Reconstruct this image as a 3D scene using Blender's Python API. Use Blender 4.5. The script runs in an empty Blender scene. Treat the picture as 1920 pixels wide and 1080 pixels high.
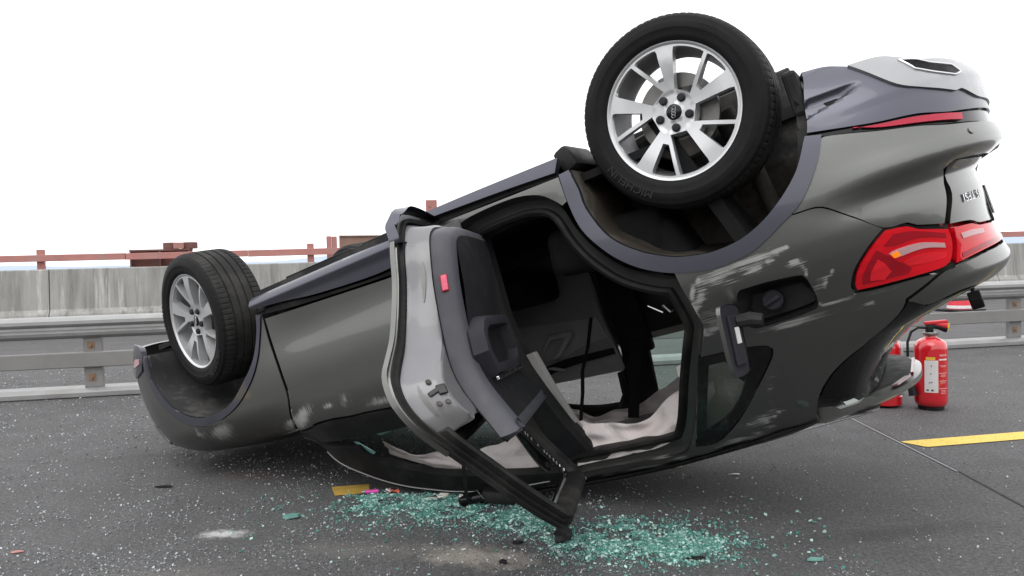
import bpy, bmesh, math, random
import numpy as np
from mathutils import Vector, Matrix
from mathutils.geometry import delaunay_2d_cdt
random.seed(7)
SC = bpy.context.scene
COL = SC.collection

# ------------------------------------------------------------------ camera
H = 1.10                                       # eye height above the road
cam_d = bpy.data.cameras.new('camera')
cam_d.sensor_width = 36.0
cam_d.lens = 27.97
cam_d.clip_start = 0.05
cam_d.clip_end = 20000
cam = bpy.data.objects.new('camera', cam_d)
COL.objects.link(cam)
cam.matrix_world = Matrix(((0.999636, 0.02699, 0.0, 0), (-0.001086, 0.040238, -0.99919, 0), (-0.026968, 0.998826, 0.040253, H), (0, 0, 0, 1)))
SC.camera = cam

# ------------------------------------------------------------------ sky: bright even overcast
SUN_EL, SUN_AZ = math.radians(58), math.radians(205)
world = bpy.data.worlds.new('World')
SC.world = world
world.use_nodes = True
nt = world.node_tree
nt.nodes.clear()
sky = nt.nodes.new('ShaderNodeTexSky')
sky.sky_type = 'NISHITA'
sky.sun_disc = False
sky.sun_elevation = SUN_EL
sky.sun_rotation = SUN_AZ
sky.air_density = 1.0
sky.dust_density = 4.0
bw = nt.nodes.new('ShaderNodeRGBToBW')
mixc = nt.nodes.new('ShaderNodeMix')
mixc.data_type = 'RGBA'
mixc.inputs['Factor'].default_value = 0.82     # cloud cover: the grey deck hides most of the clear sky
mixc.inputs['B'].default_value = (19.0, 19.1, 19.4, 1)
bg = nt.nodes.new('ShaderNodeBackground')
bg.inputs['Strength'].default_value = 0.1
wo = nt.nodes.new('ShaderNodeOutputWorld')
nt.links.new(sky.outputs[0], bw.inputs[0])
nt.links.new(bw.outputs[0], mixc.inputs['A'])
nt.links.new(mixc.outputs['Result'], bg.inputs['Color'])
nt.links.new(bg.outputs[0], wo.inputs[0])

sun_d = bpy.data.lights.new('sun', 'SUN')
sun_d.energy = 0.7
sun_d.angle = math.radians(40)
sun_d.color = (1.0, 0.97, 0.93)
sun = bpy.data.objects.new('sun', sun_d)
COL.objects.link(sun)
# direction to the sun
sd = Vector((math.sin(SUN_AZ) * math.cos(SUN_EL), math.cos(SUN_AZ) * math.cos(SUN_EL), math.sin(SUN_EL)))
sun.rotation_euler = sd.to_track_quat('Z', 'Y').to_euler()
sun.location = (0, 0, 30)

SC.view_settings.view_transform = 'Standard'
SC.view_settings.look = 'None'
SC.view_settings.exposure = 0.0
SC.view_settings.gamma = 1.0
SC.view_settings.use_curve_mapping = False
SC.cycles.max_bounces = 8
SC.cycles.transparent_max_bounces = 12
SC.cycles.caustics_reflective = False
SC.cycles.caustics_refractive = False
SC.cycles.use_denoising = True

# ------------------------------------------------------------------ helpers
def tag(o, label=None, cat=None, group=None, kind=None):
    if label: o['label'] = label
    if cat: o['category'] = cat
    if group: o['group'] = group
    if kind: o['kind'] = kind
    return o

def empty(name, loc=(0, 0, 0), rz=0.0, parent=None):
    o = bpy.data.objects.new(name, None)
    o.empty_display_size = 0.1
    COL.objects.link(o)
    o.location = loc
    o.rotation_euler = (0, 0, rz)
    if parent: o.parent = parent
    return o

def mesh_obj(name, verts, faces, mat, parent=None, smooth=True, normals=None, mats=None, mid=None, sharp=None):
    me = bpy.data.meshes.new(name)
    me.from_pydata([tuple(v) for v in verts], [], [tuple(f) for f in faces])
    for m in (mats or [mat]): me.materials.append(m)
    if mid is not None: me.polygons.foreach_set('material_index', mid)
    me.polygons.foreach_set('use_smooth', [smooth] * len(me.polygons))
    me.update()
    if smooth and normals is None and sharp:
        me.set_sharp_from_angle(angle=math.radians(sharp))
    if normals is not None:
        me.normals_split_custom_set_from_vertices([tuple(n) for n in normals])
    o = bpy.data.objects.new(name, me)
    COL.objects.link(o)
    if parent: o.parent = parent
    return o

class MB:
    """collects simple shapes; build() links them as one mesh"""
    def __init__(s): s.v = []; s.f = []; s.m = []
    def add(s, vs, fs, mi=0):
        b = len(s.v); s.v += [tuple(v) for v in vs]; s.f += [tuple(i + b for i in f) for f in fs]; s.m += [mi] * len(fs)
    def box(s, c, d, rot=None, mi=0, bev=0.0):
        x, y, z = (k / 2 for k in d)
        if bev > 0:
            bm = bmesh.new()
            bmesh.ops.create_cube(bm, size=1.0)
            for v in bm.verts: v.co = Vector((v.co.x * d[0], v.co.y * d[1], v.co.z * d[2]))
            bmesh.ops.bevel(bm, geom=bm.edges[:], offset=bev, segments=2, affect='EDGES', profile=0.5)
            vs = [v.co.copy() for v in bm.verts]; bm.verts.index_update()
            fs = [[v.index for v in f.verts] for f in bm.faces]; bm.free()
        else:
            vs = [Vector((i * x, j * y, k * z)) for i in (-1, 1) for j in (-1, 1) for k in (-1, 1)]
            fs = [(0, 1, 3, 2), (4, 6, 7, 5), (0, 4, 5, 1), (2, 3, 7, 6), (0, 2, 6, 4), (1, 5, 7, 3)]
        if rot is not None: vs = [rot @ v for v in vs]
        s.add([v + Vector(c) for v in vs], fs, mi); return s
    def tube(s, pts, r, n=10, cap=True, mi=0):
        pts = [Vector(p) for p in pts]
        rs = r if isinstance(r, (list, tuple)) else [r] * len(pts)
        vs = []; fs = []
        a = None
        for i, p in enumerate(pts):
            t = (pts[min(i + 1, len(pts) - 1)] - pts[max(i - 1, 0)]).normalized()
            if a is None:
                a = t.orthogonal().normalized()
            a = (a - t * a.dot(t)).normalized(); b = t.cross(a)
            for k in range(n):
                q = 2 * math.pi * k / n
                vs.append(p + (a * math.cos(q) + b * math.sin(q)) * rs[i])
        for i in range(len(pts) - 1):
            for k in range(n):
                k2 = (k + 1) % n
                fs.append((i * n + k, i * n + k2, (i + 1) * n + k2, (i + 1) * n + k))
        if cap:
            fs.append(tuple(range(n))[::-1]); fs.append(tuple((len(pts) - 1) * n + k for k in range(n)))
        s.add(vs, fs, mi); return s
    def lathe(s, prof, n=48, axis='Z', mi=0, c=(0, 0, 0), closed=False):
        """prof: (radius, height)"""
        vs = []; fs = []
        m = len(prof)
        for k in range(n):
            q = 2 * math.pi * k / n; cq, sq = math.cos(q), math.sin(q)
            for r, h in prof:
                if axis == 'Z': p = (r * cq, r * sq, h)
                elif axis == 'Y': p = (r * sq, h, r * cq)
                else: p = (h, r * cq, r * sq)
                vs.append(Vector(p) + Vector(c))
        for k in range(n):
            k2 = (k + 1) % n
            for i in range(m if closed else m - 1):
                j = (i + 1) % m
                fs.append((k * m + i, k2 * m + i, k2 * m + j, k * m + j))
        s.add(vs, fs, mi); return s
    def build(s, name, mat, parent=None, smooth=False, sharp=35, mats=None):
        return mesh_obj(name, s.v, s.f, mat, parent, smooth=smooth, mats=mats, mid=s.m if mats else None, sharp=sharp if smooth else None)

# ------------------------------------------------------------------ materials
def mat_new(name):
    m = bpy.data.materials.new(name); m.use_nodes = True
    return m, m.node_tree, m.node_tree.nodes['Principled BSDF']
def N(nt, t, **kw):
    n = nt.nodes.new(t)
    for k, v in kw.items(): setattr(n, k, v)
    return n
def mathn(nt, op, a, b=None, clamp=False):
    n = nt.nodes.new('ShaderNodeMath'); n.operation = op; n.use_clamp = clamp
    for i, x in enumerate((a, b)):
        if x is None: continue
        if isinstance(x, (int, float)): n.inputs[i].default_value = x
        else: nt.links.new(x, n.inputs[i])
    return n.outputs[0]
def ramp(nt, x, stops):
    n = nt.nodes.new('ShaderNodeValToRGB')
    cr = n.color_ramp
    while len(cr.elements) > 1: cr.elements.remove(cr.elements[-1])
    for i, (p, c) in enumerate(stops):
        e = cr.elements[0] if i == 0 else cr.elements.new(p)
        e.position = p; e.color = (c, c, c, 1) if isinstance(c, (int, float)) else (*c, 1)
    nt.links.new(x, n.inputs[0]); return n.outputs[0]
def mixcol(nt, f, a, b, mode='MIX'):
    n = nt.nodes.new('ShaderNodeMix'); n.data_type = 'RGBA'; n.blend_type = mode
    for k, x in (('Factor', f), ('A', a), ('B', b)):
        if isinstance(x, tuple): n.inputs[k].default_value = (*x, 1) if len(x) == 3 else x
        elif isinstance(x, (int, float)): n.inputs[k].default_value = x
        else: nt.links.new(x, n.inputs[k])
    return n.outputs['Result']
def noise(nt, vec, scale, detail=4, rough=.55, dim='3D'):
    n = nt.nodes.new('ShaderNodeTexNoise'); n.inputs['Scale'].default_value = scale
    n.inputs['Detail'].default_value = detail; n.inputs['Roughness'].default_value = rough
    if vec is not None: nt.links.new(vec, n.inputs['Vector'])
    return n.outputs['Fac']
def mapping(nt, scale=(1, 1, 1), rot=(0, 0, 0), loc=(0, 0, 0), coord='Object'):
    tc = nt.nodes.new('ShaderNodeTexCoord'); mp = nt.nodes.new('ShaderNodeMapping')
    mp.inputs['Scale'].default_value = scale; mp.inputs['Rotation'].default_value = rot; mp.inputs['Location'].default_value = loc
    nt.links.new(tc.outputs[coord], mp.inputs['Vector']); return mp.outputs[0]
def bump(nt, b, h, strength=.3, dist=.01):
    n = nt.nodes.new('ShaderNodeBump'); n.inputs['Strength'].default_value = strength; n.inputs['Distance'].default_value = dist
    nt.links.new(h, n.inputs['Height']); nt.links.new(n.outputs[0], b.inputs['Normal'])

def simple(name, col, rough=.5, metal=0.0, coat=0.0, var=.12, vscale=9.0, bmp=0.0, bscale=120.0, spec=.5, dust=0.0):
    """plain surface with slight colour and gloss variation, optional fine relief and dust"""
    if max(col) < .06 and coat == 0 and metal == 0: spec = min(spec, .18)
    m, nt, b = mat_new(name)
    v = mapping(nt)
    f = noise(nt, v, vscale, 5)
    lo = tuple(c * (1 - var) for c in col); hi = tuple(min(1, c * (1 + var)) for c in col)
    c = mixcol(nt, f, lo, hi)
    if dust > 0:
        d = ramp(nt, noise(nt, v, 3.3, 7, .65), [(.48, 0.0), (.75, dust)])
        c = mixcol(nt, d, c, (.30, .285, .26))
    nt.links.new(c, b.inputs['Base Color'])
    r = ramp(nt, noise(nt, v, vscale * 2.3, 5), [(.25, max(.02, rough - .08)), (.75, min(1, rough + .10))])
    nt.links.new(r, b.inputs['Roughness'])
    b.inputs['Metallic'].default_value = metal
    b.inputs['Coat Weight'].default_value = coat
    b.inputs['Coat Roughness'].default_value = .04
    b.inputs['Specular IOR Level'].default_value = spec
    if bmp > 0: bump(nt, b, noise(nt, v, bscale, 3), bmp, .002)
    return m

def paint(name, col, metal, rough, coat=1.0):
    """metallic car paint with grime and bare scraped patches (vertex attribute scrape says where it was rubbed)"""
    m, nt, b = mat_new(name)
    v = mapping(nt)
    fl = noise(nt, v, 900, 2)
    c = mixcol(nt, fl, tuple(k * .8 for k in col), tuple(k * 1.2 for k in col))
    grime = ramp(nt, noise(nt, v, 2.2, 8, .65), [(.45, 0.0), (.8, .22)])
    c = mixcol(nt, grime, c, (.14, .14, .132))
    at = N(nt, 'ShaderNodeAttribute', attribute_name='scrape')
    # streaks: noise drawn out along the direction in which the panel slid
    st1 = noise(nt, mapping(nt, (12, 20, 460), (0, math.radians(14), 0)), 1.0, 5, .6)
    st2 = noise(nt, mapping(nt, (420, 20, 16), (0, math.radians(-35), 0)), 1.0, 5, .6)
    sx = N(nt, 'ShaderNodeSeparateXYZ'); tco = N(nt, 'ShaderNodeTexCoord'); nt.links.new(tco.outputs['Object'], sx.inputs[0])
    side = mathn(nt, 'LESS_THAN', sx.outputs['X'], 1.5)
    mx = N(nt, 'ShaderNodeMix'); nt.links.new(side, mx.inputs['Factor']); nt.links.new(st1, mx.inputs['A']); nt.links.new(st2, mx.inputs['B'])
    st = mx.outputs['Result']
    k = mathn(nt, 'ADD', mathn(nt, 'MULTIPLY', at.outputs['Fac'], .60), mathn(nt, 'MULTIPLY', st, 1.15))
    mask = ramp(nt, k, [(.88, 0.0), (.94, .40), (1.08, .75)])
    c = mixcol(nt, mask, c, (.46, .455, .445))
    nt.links.new(c, b.inputs['Base Color'])
    nt.links.new(mathn(nt, 'MULTIPLY', mathn(nt, 'SUBTRACT', 1.0, mask), metal), b.inputs['Metallic'])
    rr = mathn(nt, 'ADD', mathn(nt, 'ADD', mathn(nt, 'MULTIPLY', mask, .35), rough), mathn(nt, 'MULTIPLY', grime, .5))
    nt.links.new(rr, b.inputs['Roughness'])
    nt.links.new(mathn(nt, 'MULTIPLY', mathn(nt, 'SUBTRACT', 1.0, mask), coat), b.inputs['Coat Weight'])
    cr = mathn(nt, 'ADD', mathn(nt, 'MULTIPLY', grime, .5), .03)
    nt.links.new(cr, b.inputs['Coat Roughness'])
    bump(nt, b, noise(nt, v, 1.6, 2), .10, .02)
    return m

M = {}
M['paint'] = paint('grey_car_paint', (.158, .161, .151), .95, .35, .7)
M['trim_grey'] = paint('dark_grey_cladding_paint', (.088, .090, .114), .75, .36, .5)
M['jamb'] = paint('door_jamb_paint', (.06, .062, .058), .4, .38, .6)
M['primer'] = simple('light_grey_inner_door_paint', (.19, .19, .20), .33, .25, .5, .06, 5, dust=.25)
M['black_plastic'] = simple('black_plastic', (.013, .013, .014), .5, bmp=.25, bscale=400, dust=.12)
M['rubber'] = simple('black_rubber_seal', (.012, .012, .012), .55, bmp=.1, dust=.15)
M['gloss_black'] = simple('gloss_black_trim', (.005, .005, .006), .12, coat=.25, dust=.04, spec=.25)
M['interior'] = simple('dark_interior_plastic', (.018, .018, .020), .6, bmp=.3, bscale=600, dust=.06)
M['interior_grey'] = simple('grey_interior_plastic', (.052, .052, .064), .5, bmp=.25, bscale=500, dust=.08)
M['interior_mid'] = simple('charcoal_interior_plastic', (.028, .028, .034), .55, bmp=.25, bscale=500, dust=.08)
M['fabric'] = simple('black_seat_fabric', (.016, .016, .017), .9, bmp=.5, bscale=900)
M['headliner'] = simple('grey_pillar_lining', (.40, .39, .38), .85, bmp=.3, bscale=700, dust=.2)
M['chrome'] = simple('brushed_metal', (.62, .62, .63), .22, 1.0, var=.05)
M['silver'] = simple('silver_bumper_trim', (.34, .34, .35), .35, .6, .4, .05)
M['alloy'] = simple('silver_alloy', (.66, .665, .675), .36, .55, .25, .05, 14, dust=.10)
M['alloy_dark'] = simple('brake_dusted_alloy', (.30, .30, .31), .5, .6, 0, .15, 14, dust=.3)
M['steel'] = simple('machined_steel', (.22, .215, .21), .4, .9, 0, .2, 30)
M['cast'] = simple('dark_cast_iron', (.06, .055, .05), .7, .4, 0, .3, 30, dust=.3)
M['liner'] = simple('wheel_arch_liner', (.045, .045, .046), .7, bmp=.4, bscale=200, var=.5, vscale=6, dust=.75)
M['liner_mud'] = simple('muddy_wheel_arch_liner', (.040, .034, .027), .8, bmp=.5, bscale=160, var=.5, vscale=5, dust=.5)
M['under'] = simple('underbody_coating', (.03, .03, .032), .7, bmp=.3, dust=.35)
def glass_mat(name, col, refl=.10):
    """thin window pane: tinted see-through with a faint dusty reflection"""
    m, nt, b = mat_new(name)
    nt.nodes.remove(b)
    tr = N(nt, 'ShaderNodeBsdfTransparent'); tr.inputs[0].default_value = (*col, 1)
    gl = N(nt, 'ShaderNodeBsdfGlossy'); gl.inputs['Roughness'].default_value = .05; gl.inputs['Color'].default_value = (.9, .9, .9, 1)
    df = N(nt, 'ShaderNodeBsdfDiffuse'); df.inputs[0].default_value = (.28, .28, .27, 1)
    v = mapping(nt)
    lw = N(nt, 'ShaderNodeFresnel'); lw.inputs['IOR'].default_value = 1.4
    m1 = N(nt, 'ShaderNodeMixShader'); nt.links.new(lw.outputs[0], m1.inputs[0]); nt.links.new(tr.outputs[0], m1.inputs[1]); nt.links.new(gl.outputs[0], m1.inputs[2])
    m2 = N(nt, 'ShaderNodeMixShader'); nt.links.new(ramp(nt, noise(nt, v, 6, 7, .7), [(.4, .02), (.8, refl)]), m2.inputs[0]); nt.links.new(m1.outputs[0], m2.inputs[1]); nt.links.new(df.outputs[0], m2.inputs[2])
    nt.links.new(m2.outputs[0], nt.nodes['Material Output'].inputs[0])
    return m
M['tint_glass'] = glass_mat('privacy_glass', (.80, .90, .84))
M['green_glass'] = glass_mat('green_window_glass', (.70, .86, .80))
M['rear_glass'] = glass_mat('dark_tinted_rear_glass', (.30, .33, .31), .06)
M['dark_glass'] = simple('black_rear_window_glass', (.006, .007, .007), .12, dust=.06, spec=.2)

def lamp_mat(name, col, rough=.08):
    m, nt, b = mat_new(name)
    v = mapping(nt, (6, 6, 60))
    f = noise(nt, v, 1.0, 2)
    nt.links.new(mixcol(nt, f, tuple(c * .75 for c in col), tuple(min(1, c * 1.2) for c in col)), b.inputs['Base Color'])
    b.inputs['Roughness'].default_value = rough
    b.inputs['Coat Weight'].default_value = .25
    b.inputs['Subsurface Weight'].default_value = .0
    b.inputs['Specular IOR Level'].default_value = .3
    return m
M['lamp_red'] = lamp_mat('red_lamp_lens', (.72, .006, .016))
M['lamp_bright'] = lamp_mat('bright_red_lamp_lens', (.85, .018, .030))
M['lamp_deep'] = lamp_mat('deep_red_lamp_lens', (.36, .004, .014))
M['lamp_clear'] = lamp_mat('clear_lamp_strip', (.60, .36, .37))
M['lamp_dark'] = lamp_mat('dark_lamp_housing', (.03, .004, .006))
M['reflector'] = lamp_mat('red_reflector', (.50, .012, .045))
M['reflector_pink'] = lamp_mat('pink_door_reflector', (.72, .12, .20))

def amber():
    m, nt, b = mat_new('lit_amber_bulb')
    b.inputs['Base Color'].default_value = (.45, .08, .005, 1)
    b.inputs['Emission Color'].default_value = (1.0, .22, .0, 1)
    b.inputs['Emission Strength'].default_value = .9
    return m
M['amber'] = amber()

def tyre_mat():
    m, nt, b = mat_new('tyre_rubber')
    v = mapping(nt)
    f = noise(nt, v, 14, 6, .7)
    d = ramp(nt, f, [(.35, 0.0), (.8, .35)])
    c = mixcol(nt, d, (.010, .010, .0105), (.028, .027, .026))
    nt.links.new(c, b.inputs['Base Color'])
    b.inputs['Roughness'].default_value = .65
    b.inputs['Specular IOR Level'].default_value = .16
    bump(nt, b, noise(nt, v, 350, 3), .25, .002)
    return m
M['tyre'] = tyre_mat()
M['tyre_tread'] = simple('scuffed_tread_rubber', (.024, .0235, .023), .75, bmp=.3, bscale=250, var=.35, vscale=20, dust=.15)

def cloth_mat():
    m, nt, b = mat_new('airbag_cloth')
    v = mapping(nt)
    f = noise(nt, v, 7, 5, .6)
    nt.links.new(mixcol(nt, f, (.74, .655, .64), (.90, .84, .82)), b.inputs['Base Color'])
    b.inputs['Roughness'].default_value = .85
    b.inputs['Sheen Weight'].default_value = .2
    bump(nt, b, noise(nt, v, 28, 6, .65), .55, .012)
    return m
M['cloth'] = cloth_mat()

def asphalt_mat():
    m, nt, b = mat_new('asphalt')
    v = mapping(nt)
    big = noise(nt, v, .35, 5, .6)
    mid = noise(nt, v, 3.0, 6, .65)
    vo = N(nt, 'ShaderNodeTexVoronoi'); vo.inputs['Scale'].default_value = 150; nt.links.new(v, vo.inputs['Vector'])
    fine = noise(nt, v, 210, 5, .8)
    c = mixcol(nt, ramp(nt, fine, [(.42, 0.0), (.58, 1.0)]), (.044, .044, .046), (.165, .164, .167))
    stone = ramp(nt, vo.outputs['Color'], [(.55, 0.0), (.95, .65)])
    c = mixcol(nt, stone, c, (.175, .174, .174))
    pit = ramp(nt, noise(nt, v, 95, 4, .7), [(.30, .75), (.45, 0.0)])
    c = mixcol(nt, pit, c, (.026, .026, .027))
    gr = noise(nt, v, 62, 6, .8)
    c = mixcol(nt, ramp(nt, gr, [(.43, .55), (.49, 0.0)]), c, (.038, .038, .039))
    c = mixcol(nt, ramp(nt, gr, [(.51, .0), (.58, .5)]), c, (.22, .22, .222))
    c = mixcol(nt, ramp(nt, big, [(.35, .0), (.7, .55)]), c, mixcol(nt, .5, c, (.115, .114, .115)))
    c = mixcol(nt, ramp(nt, mid, [(.40, .30), (.62, 0.0)]), c, (.048, .047, .047))
    # spilt powder, sandy dirt and painted under-car shade, each with its own spot and ragged edge
    tc = N(nt, 'ShaderNodeTexCoord')
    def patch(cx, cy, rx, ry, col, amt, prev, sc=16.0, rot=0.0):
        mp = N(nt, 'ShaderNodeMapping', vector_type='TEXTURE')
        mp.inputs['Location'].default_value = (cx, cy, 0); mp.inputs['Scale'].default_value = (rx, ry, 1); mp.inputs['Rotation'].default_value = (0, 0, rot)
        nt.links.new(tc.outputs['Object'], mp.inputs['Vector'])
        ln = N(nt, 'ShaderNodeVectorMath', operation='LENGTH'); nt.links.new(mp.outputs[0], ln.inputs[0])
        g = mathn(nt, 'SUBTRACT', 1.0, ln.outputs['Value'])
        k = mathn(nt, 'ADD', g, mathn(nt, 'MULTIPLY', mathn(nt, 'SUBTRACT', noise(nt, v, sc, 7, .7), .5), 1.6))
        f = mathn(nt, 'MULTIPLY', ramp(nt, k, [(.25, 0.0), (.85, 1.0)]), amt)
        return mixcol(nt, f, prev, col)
    c = patch(-1.20, 3.20, .16, .085, (.62, .62, .62), .85, c, 22)
    c = patch(-.16, 2.88, .36, .17, (.40, .36, .31), .9, c, 12, -.35)
    c = patch(-.55, 2.98, .55, .14, (.20, .19, .175), .5, c, 10, -.15)
    c = patch(-1.35, 4.1, .35, .25, (.12, .085, .075), .5, c, 9)
    c = patch(-1.30, 2.75, .5, .16, (.20, .18, .165), .4, c, 9)
    c = patch(.55, 3.75, .9, .4, (.03, .03, .03), .45, c, 6)  # contact shade under the car, painted into the asphalt colour
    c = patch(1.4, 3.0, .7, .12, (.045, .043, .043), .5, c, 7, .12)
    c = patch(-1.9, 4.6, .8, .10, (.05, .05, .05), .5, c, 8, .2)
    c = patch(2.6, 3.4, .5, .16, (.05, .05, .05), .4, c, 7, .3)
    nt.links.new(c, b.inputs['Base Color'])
    b.inputs['Roughness'].default_value = .78
    b.inputs['Specular IOR Level'].default_value = .4
    hgt = mathn(nt, 'ADD', mathn(nt, 'MULTIPLY', vo.outputs['Distance'], -.8), mathn(nt, 'MULTIPLY', fine, .8))
    bump(nt, b, hgt, .8, .006)
    return m
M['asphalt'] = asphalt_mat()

def concrete_mat():
    m, nt, b = mat_new('stained_concrete')
    v = mapping(nt)
    f = noise(nt, v, 1.3, 7, .65)
    c = mixcol(nt, f, (.27, .265, .25), (.44, .435, .415))
    st = noise(nt, mapping(nt, (5.5, 5.5, .22)), 1.0, 6, .7)     # drips running down from the top
    c = mixcol(nt, ramp(nt, st, [(.47, 0.0), (.66, .8)]), c, (.17, .165, .145))
    st2 = noise(nt, mapping(nt, (9, 9, .3), (0, 0, 0), (7, 3, 2)), 1.0, 5, .7)
    c = mixcol(nt, ramp(nt, st2, [(.55, 0.0), (.72, .7)]), c, (.66, .65, .62))
    nt.links.new(c, b.inputs['Base Color'])
    b.inputs['Roughness'].default_value = .88
    bump(nt, b, noise(nt, v, 40, 5), .3, .01)
    return m
M['concrete'] = concrete_mat()
M['galv'] = simple('galvanised_steel', (.34, .34, .34), .45, .55, 0, .22, 5, bmp=.15, bscale=60, dust=.6)
M['galv_dull'] = simple('weathered_galvanised_steel', (.27, .265, .26), .55, .4, 0, .2, 4, bmp=.15, bscale=60, dust=.5)
M['rust_bolt'] = simple('rusty_bolt', (.30, .19, .12), .7, .3, 0, .4, 60)
M['redpaint'] = simple('faded_red_painted_timber', (.43, .185, .165), .7, 0, 0, .25, 3, bmp=.2, bscale=40, dust=.5)
M['redbrown'] = simple('dark_red_brown_steel', (.16, .065, .055), .7, 0, 0, .35, 2.5, bmp=.2, bscale=40, dust=.25)
M['brown'] = simple('rusty_brown_beam', (.27, .17, .13), .8, 0, 0, .45, 2, bmp=.3, bscale=30, dust=.3)
M['ext_red'] = simple('red_gloss_enamel', (.62, .012, .022), .18, 0, 1.0, .05, 5, dust=.02)
M['ext_red_plastic'] = simple('red_plastic', (.58, .02, .035), .35, 0, 0, .08, 5)
M['white_label'] = simple('white_paper_label', (.72, .70, .70), .6)
M['yellow_label'] = simple('yellow_label', (.80, .50, .06), .6)
M['grey_can'] = simple('grey_lacquered_steel', (.33, .34, .33), .35, .4, .4)
M['green_label'] = simple('green_label', (.16, .52, .24), .5)
def road_yellow():
    m, nt, b = mat_new('worn_yellow_road_paint')
    v = mapping(nt)
    w = ramp(nt, noise(nt, v, 60, 6, .7), [(.33, 1.0), (.43, 0.0)])
    c = mixcol(nt, noise(nt, v, 9, 5), (.74, .50, .085), (.86, .63, .14))
    c = mixcol(nt, w, c, (.10, .09, .07))
    nt.links.new(c, b.inputs['Base Color']); b.inputs['Roughness'].default_value = .7
    bump(nt, b, noise(nt, v, 300, 3), .5, .003)
    return m
M['road_yellow'] = road_yellow()
def shard(name, c0, c1, trans):
    m, nt, b = mat_new(name)
    oi = N(nt, 'ShaderNodeNewGeometry')
    cm = tuple(a * .7 + k * .3 for a, k in zip(c0, c1))
    nt.links.new(ramp(nt, oi.outputs['Random Per Island'], [(.0, c0), (.62, cm), (.86, c1), (1.0, tuple(min(1, k * 1.25) for k in c1))]), b.inputs['Base Color'])
    b.inputs['Roughness'].default_value = .18
    b.inputs['Transmission Weight'].default_value = trans
    b.inputs['Specular IOR Level'].default_value = .6
    return m
M['crumb'] = shard('pale_glass_crumbs', (.17, .175, .18), (.58, .60, .61), .0)
M['teal'] = shard('green_glass_crumbs', (.055, .25, .21), (.52, .72, .66), .0)
M['pink'] = simple('pink_plastic', (.72, .05, .42), .25, 0, .5)
M['orange_wrap'] = simple('orange_red_wrapper', (.75, .20, .14), .4)
M['white_plastic'] = simple('white_plastic', (.75, .72, .66), .45)
M['cone_red'] = simple('red_cone_plastic', (.72, .04, .06), .45)
M['hill'] = simple('haze_tinted_hill', (.36, .43, .54), .95, 0, 0, .10, .004)  # distance haze is put into the pale blue-grey base colour
M['headlamp'] = simple('smoked_headlamp_lens', (.03, .03, .032), .12, 0, .2)

def _tab(t):
    xs=np.array([a for a,b in t],float); ys=np.array([b for a,b in t],float)
    # monotone cubic (pchip)
    h=np.diff(xs); d=np.diff(ys)/h
    m=np.zeros(len(xs)); m[0]=d[0]; m[-1]=d[-1]
    for i in range(1,len(xs)-1):
        if d[i-1]*d[i]>0:
            w1=2*h[i]+h[i-1]; w2=h[i]+2*h[i-1]; m[i]=(w1+w2)/(w1/d[i-1]+w2/d[i])
    def f(x):
        x=min(max(x,xs[0]),xs[-1]); i=min(max(int(np.searchsorted(xs,x))-1,0),len(h)-1)
        t=(x-xs[i])/h[i]; 
        return float((1+2*t)*(1-t)**2*ys[i]+t*(1-t)**2*h[i]*m[i]+t*t*(3-2*t)*ys[i+1]+t*t*(t-1)*h[i]*m[i+1])
    return f
W0=_tab([(.10,.72),(.16,.79),(.2,.83),(.26,.862),(.34,.88),(.42,.888),(.52,.898),(.62,.908),(.74,.916),(.84,.919),(.90,.913),(.96,.896),(1.02,.868),(1.10,.826),(1.2,.772),(1.3,.716),(1.4,.656),(1.48,.602),(1.53,.55),(1.57,.46),(1.6,.3)])
XR=_tab([(.10,3.1),(.16,3.20),(.22,3.34),(.28,3.46),(.34,3.55),(.40,3.605),(.5,3.648),(.6,3.645),(.70,3.632),(.735,3.625),(.755,3.58),(.78,3.556),(.82,3.546),(.88,3.537),(.95,3.53),(1.02,3.532),(1.08,3.545),(1.115,3.552),(1.135,3.543),(1.165,3.50),(1.20,3.40),(1.24,3.25),(1.30,3.13),(1.36,3.06),(1.42,3.01),(1.52,2.96),(1.6,2.92)])
XF=_tab([(.10,-.72),(.16,-.80),(.25,-.86),(.4,-.893),(.5,-.88),(.56,-.862),(.62,-.838),(.68,-.80),(.74,-.745),(.80,-.68),(.86,-.60),(.92,-.48),(.98,-.25),(1.04,.1),(1.1,.35),(1.6,1.3)])
XB,AR,NR=2.80,1.25,3.0
XA,AF,NF=-.05,1.25,2.7
def sm(a,b,x):
    t=min(max((x-a)/(b-a),0),1); return t*t*(3-2*t)
def W(X,Z):
    w=W0(Z)
    mid=sm(.35,.8,X)*(1-sm(1.95,2.3,X))
    w-=.018*mid*math.exp(-((Z-.50)/.14)**2)
    w-=.012*mid*math.exp(-((Z-.80)/.2)**2)
    w+=.010*math.exp(-((X-2.68)/.45)**2)*math.exp(-((Z-.72)/.22)**2)
    # hood shoulder rounding at the front
    k=1-sm(.2,.7,X)
    if k>0 and Z>.78:
        w-=k*.35*min((Z-.78)/.25,1.2)**2
    return w
def tuck(X,Z):
    return .055*sm(2.85,3.2,X)*min(max((.57-Z)/.2,0),1.3)**2
def P(u,Z):
    if u>XB:
        a=(u-XB)/AR*math.pi/2; c,s=math.cos(a),math.sin(a)
        r=(abs(c)**NR+abs(s)**NR)**(-1/NR); X=XB+(XR(Z)-XB)*r*s; w=W(XB,Z)-tuck(X,Z)
        return np.array([X, w*r*c, Z])
    if u<XA:
        a=(XA-u)/AF*math.pi/2; c,s=math.cos(a),math.sin(a)
        r=(abs(c)**NF+abs(s)**NF)**(-1/NF); w=W(XA,Z)
        return np.array([XA+(XF(Z)-XA)*r*s, w*r*c, Z])
    return np.array([u,W(u,Z),Z])
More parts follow.
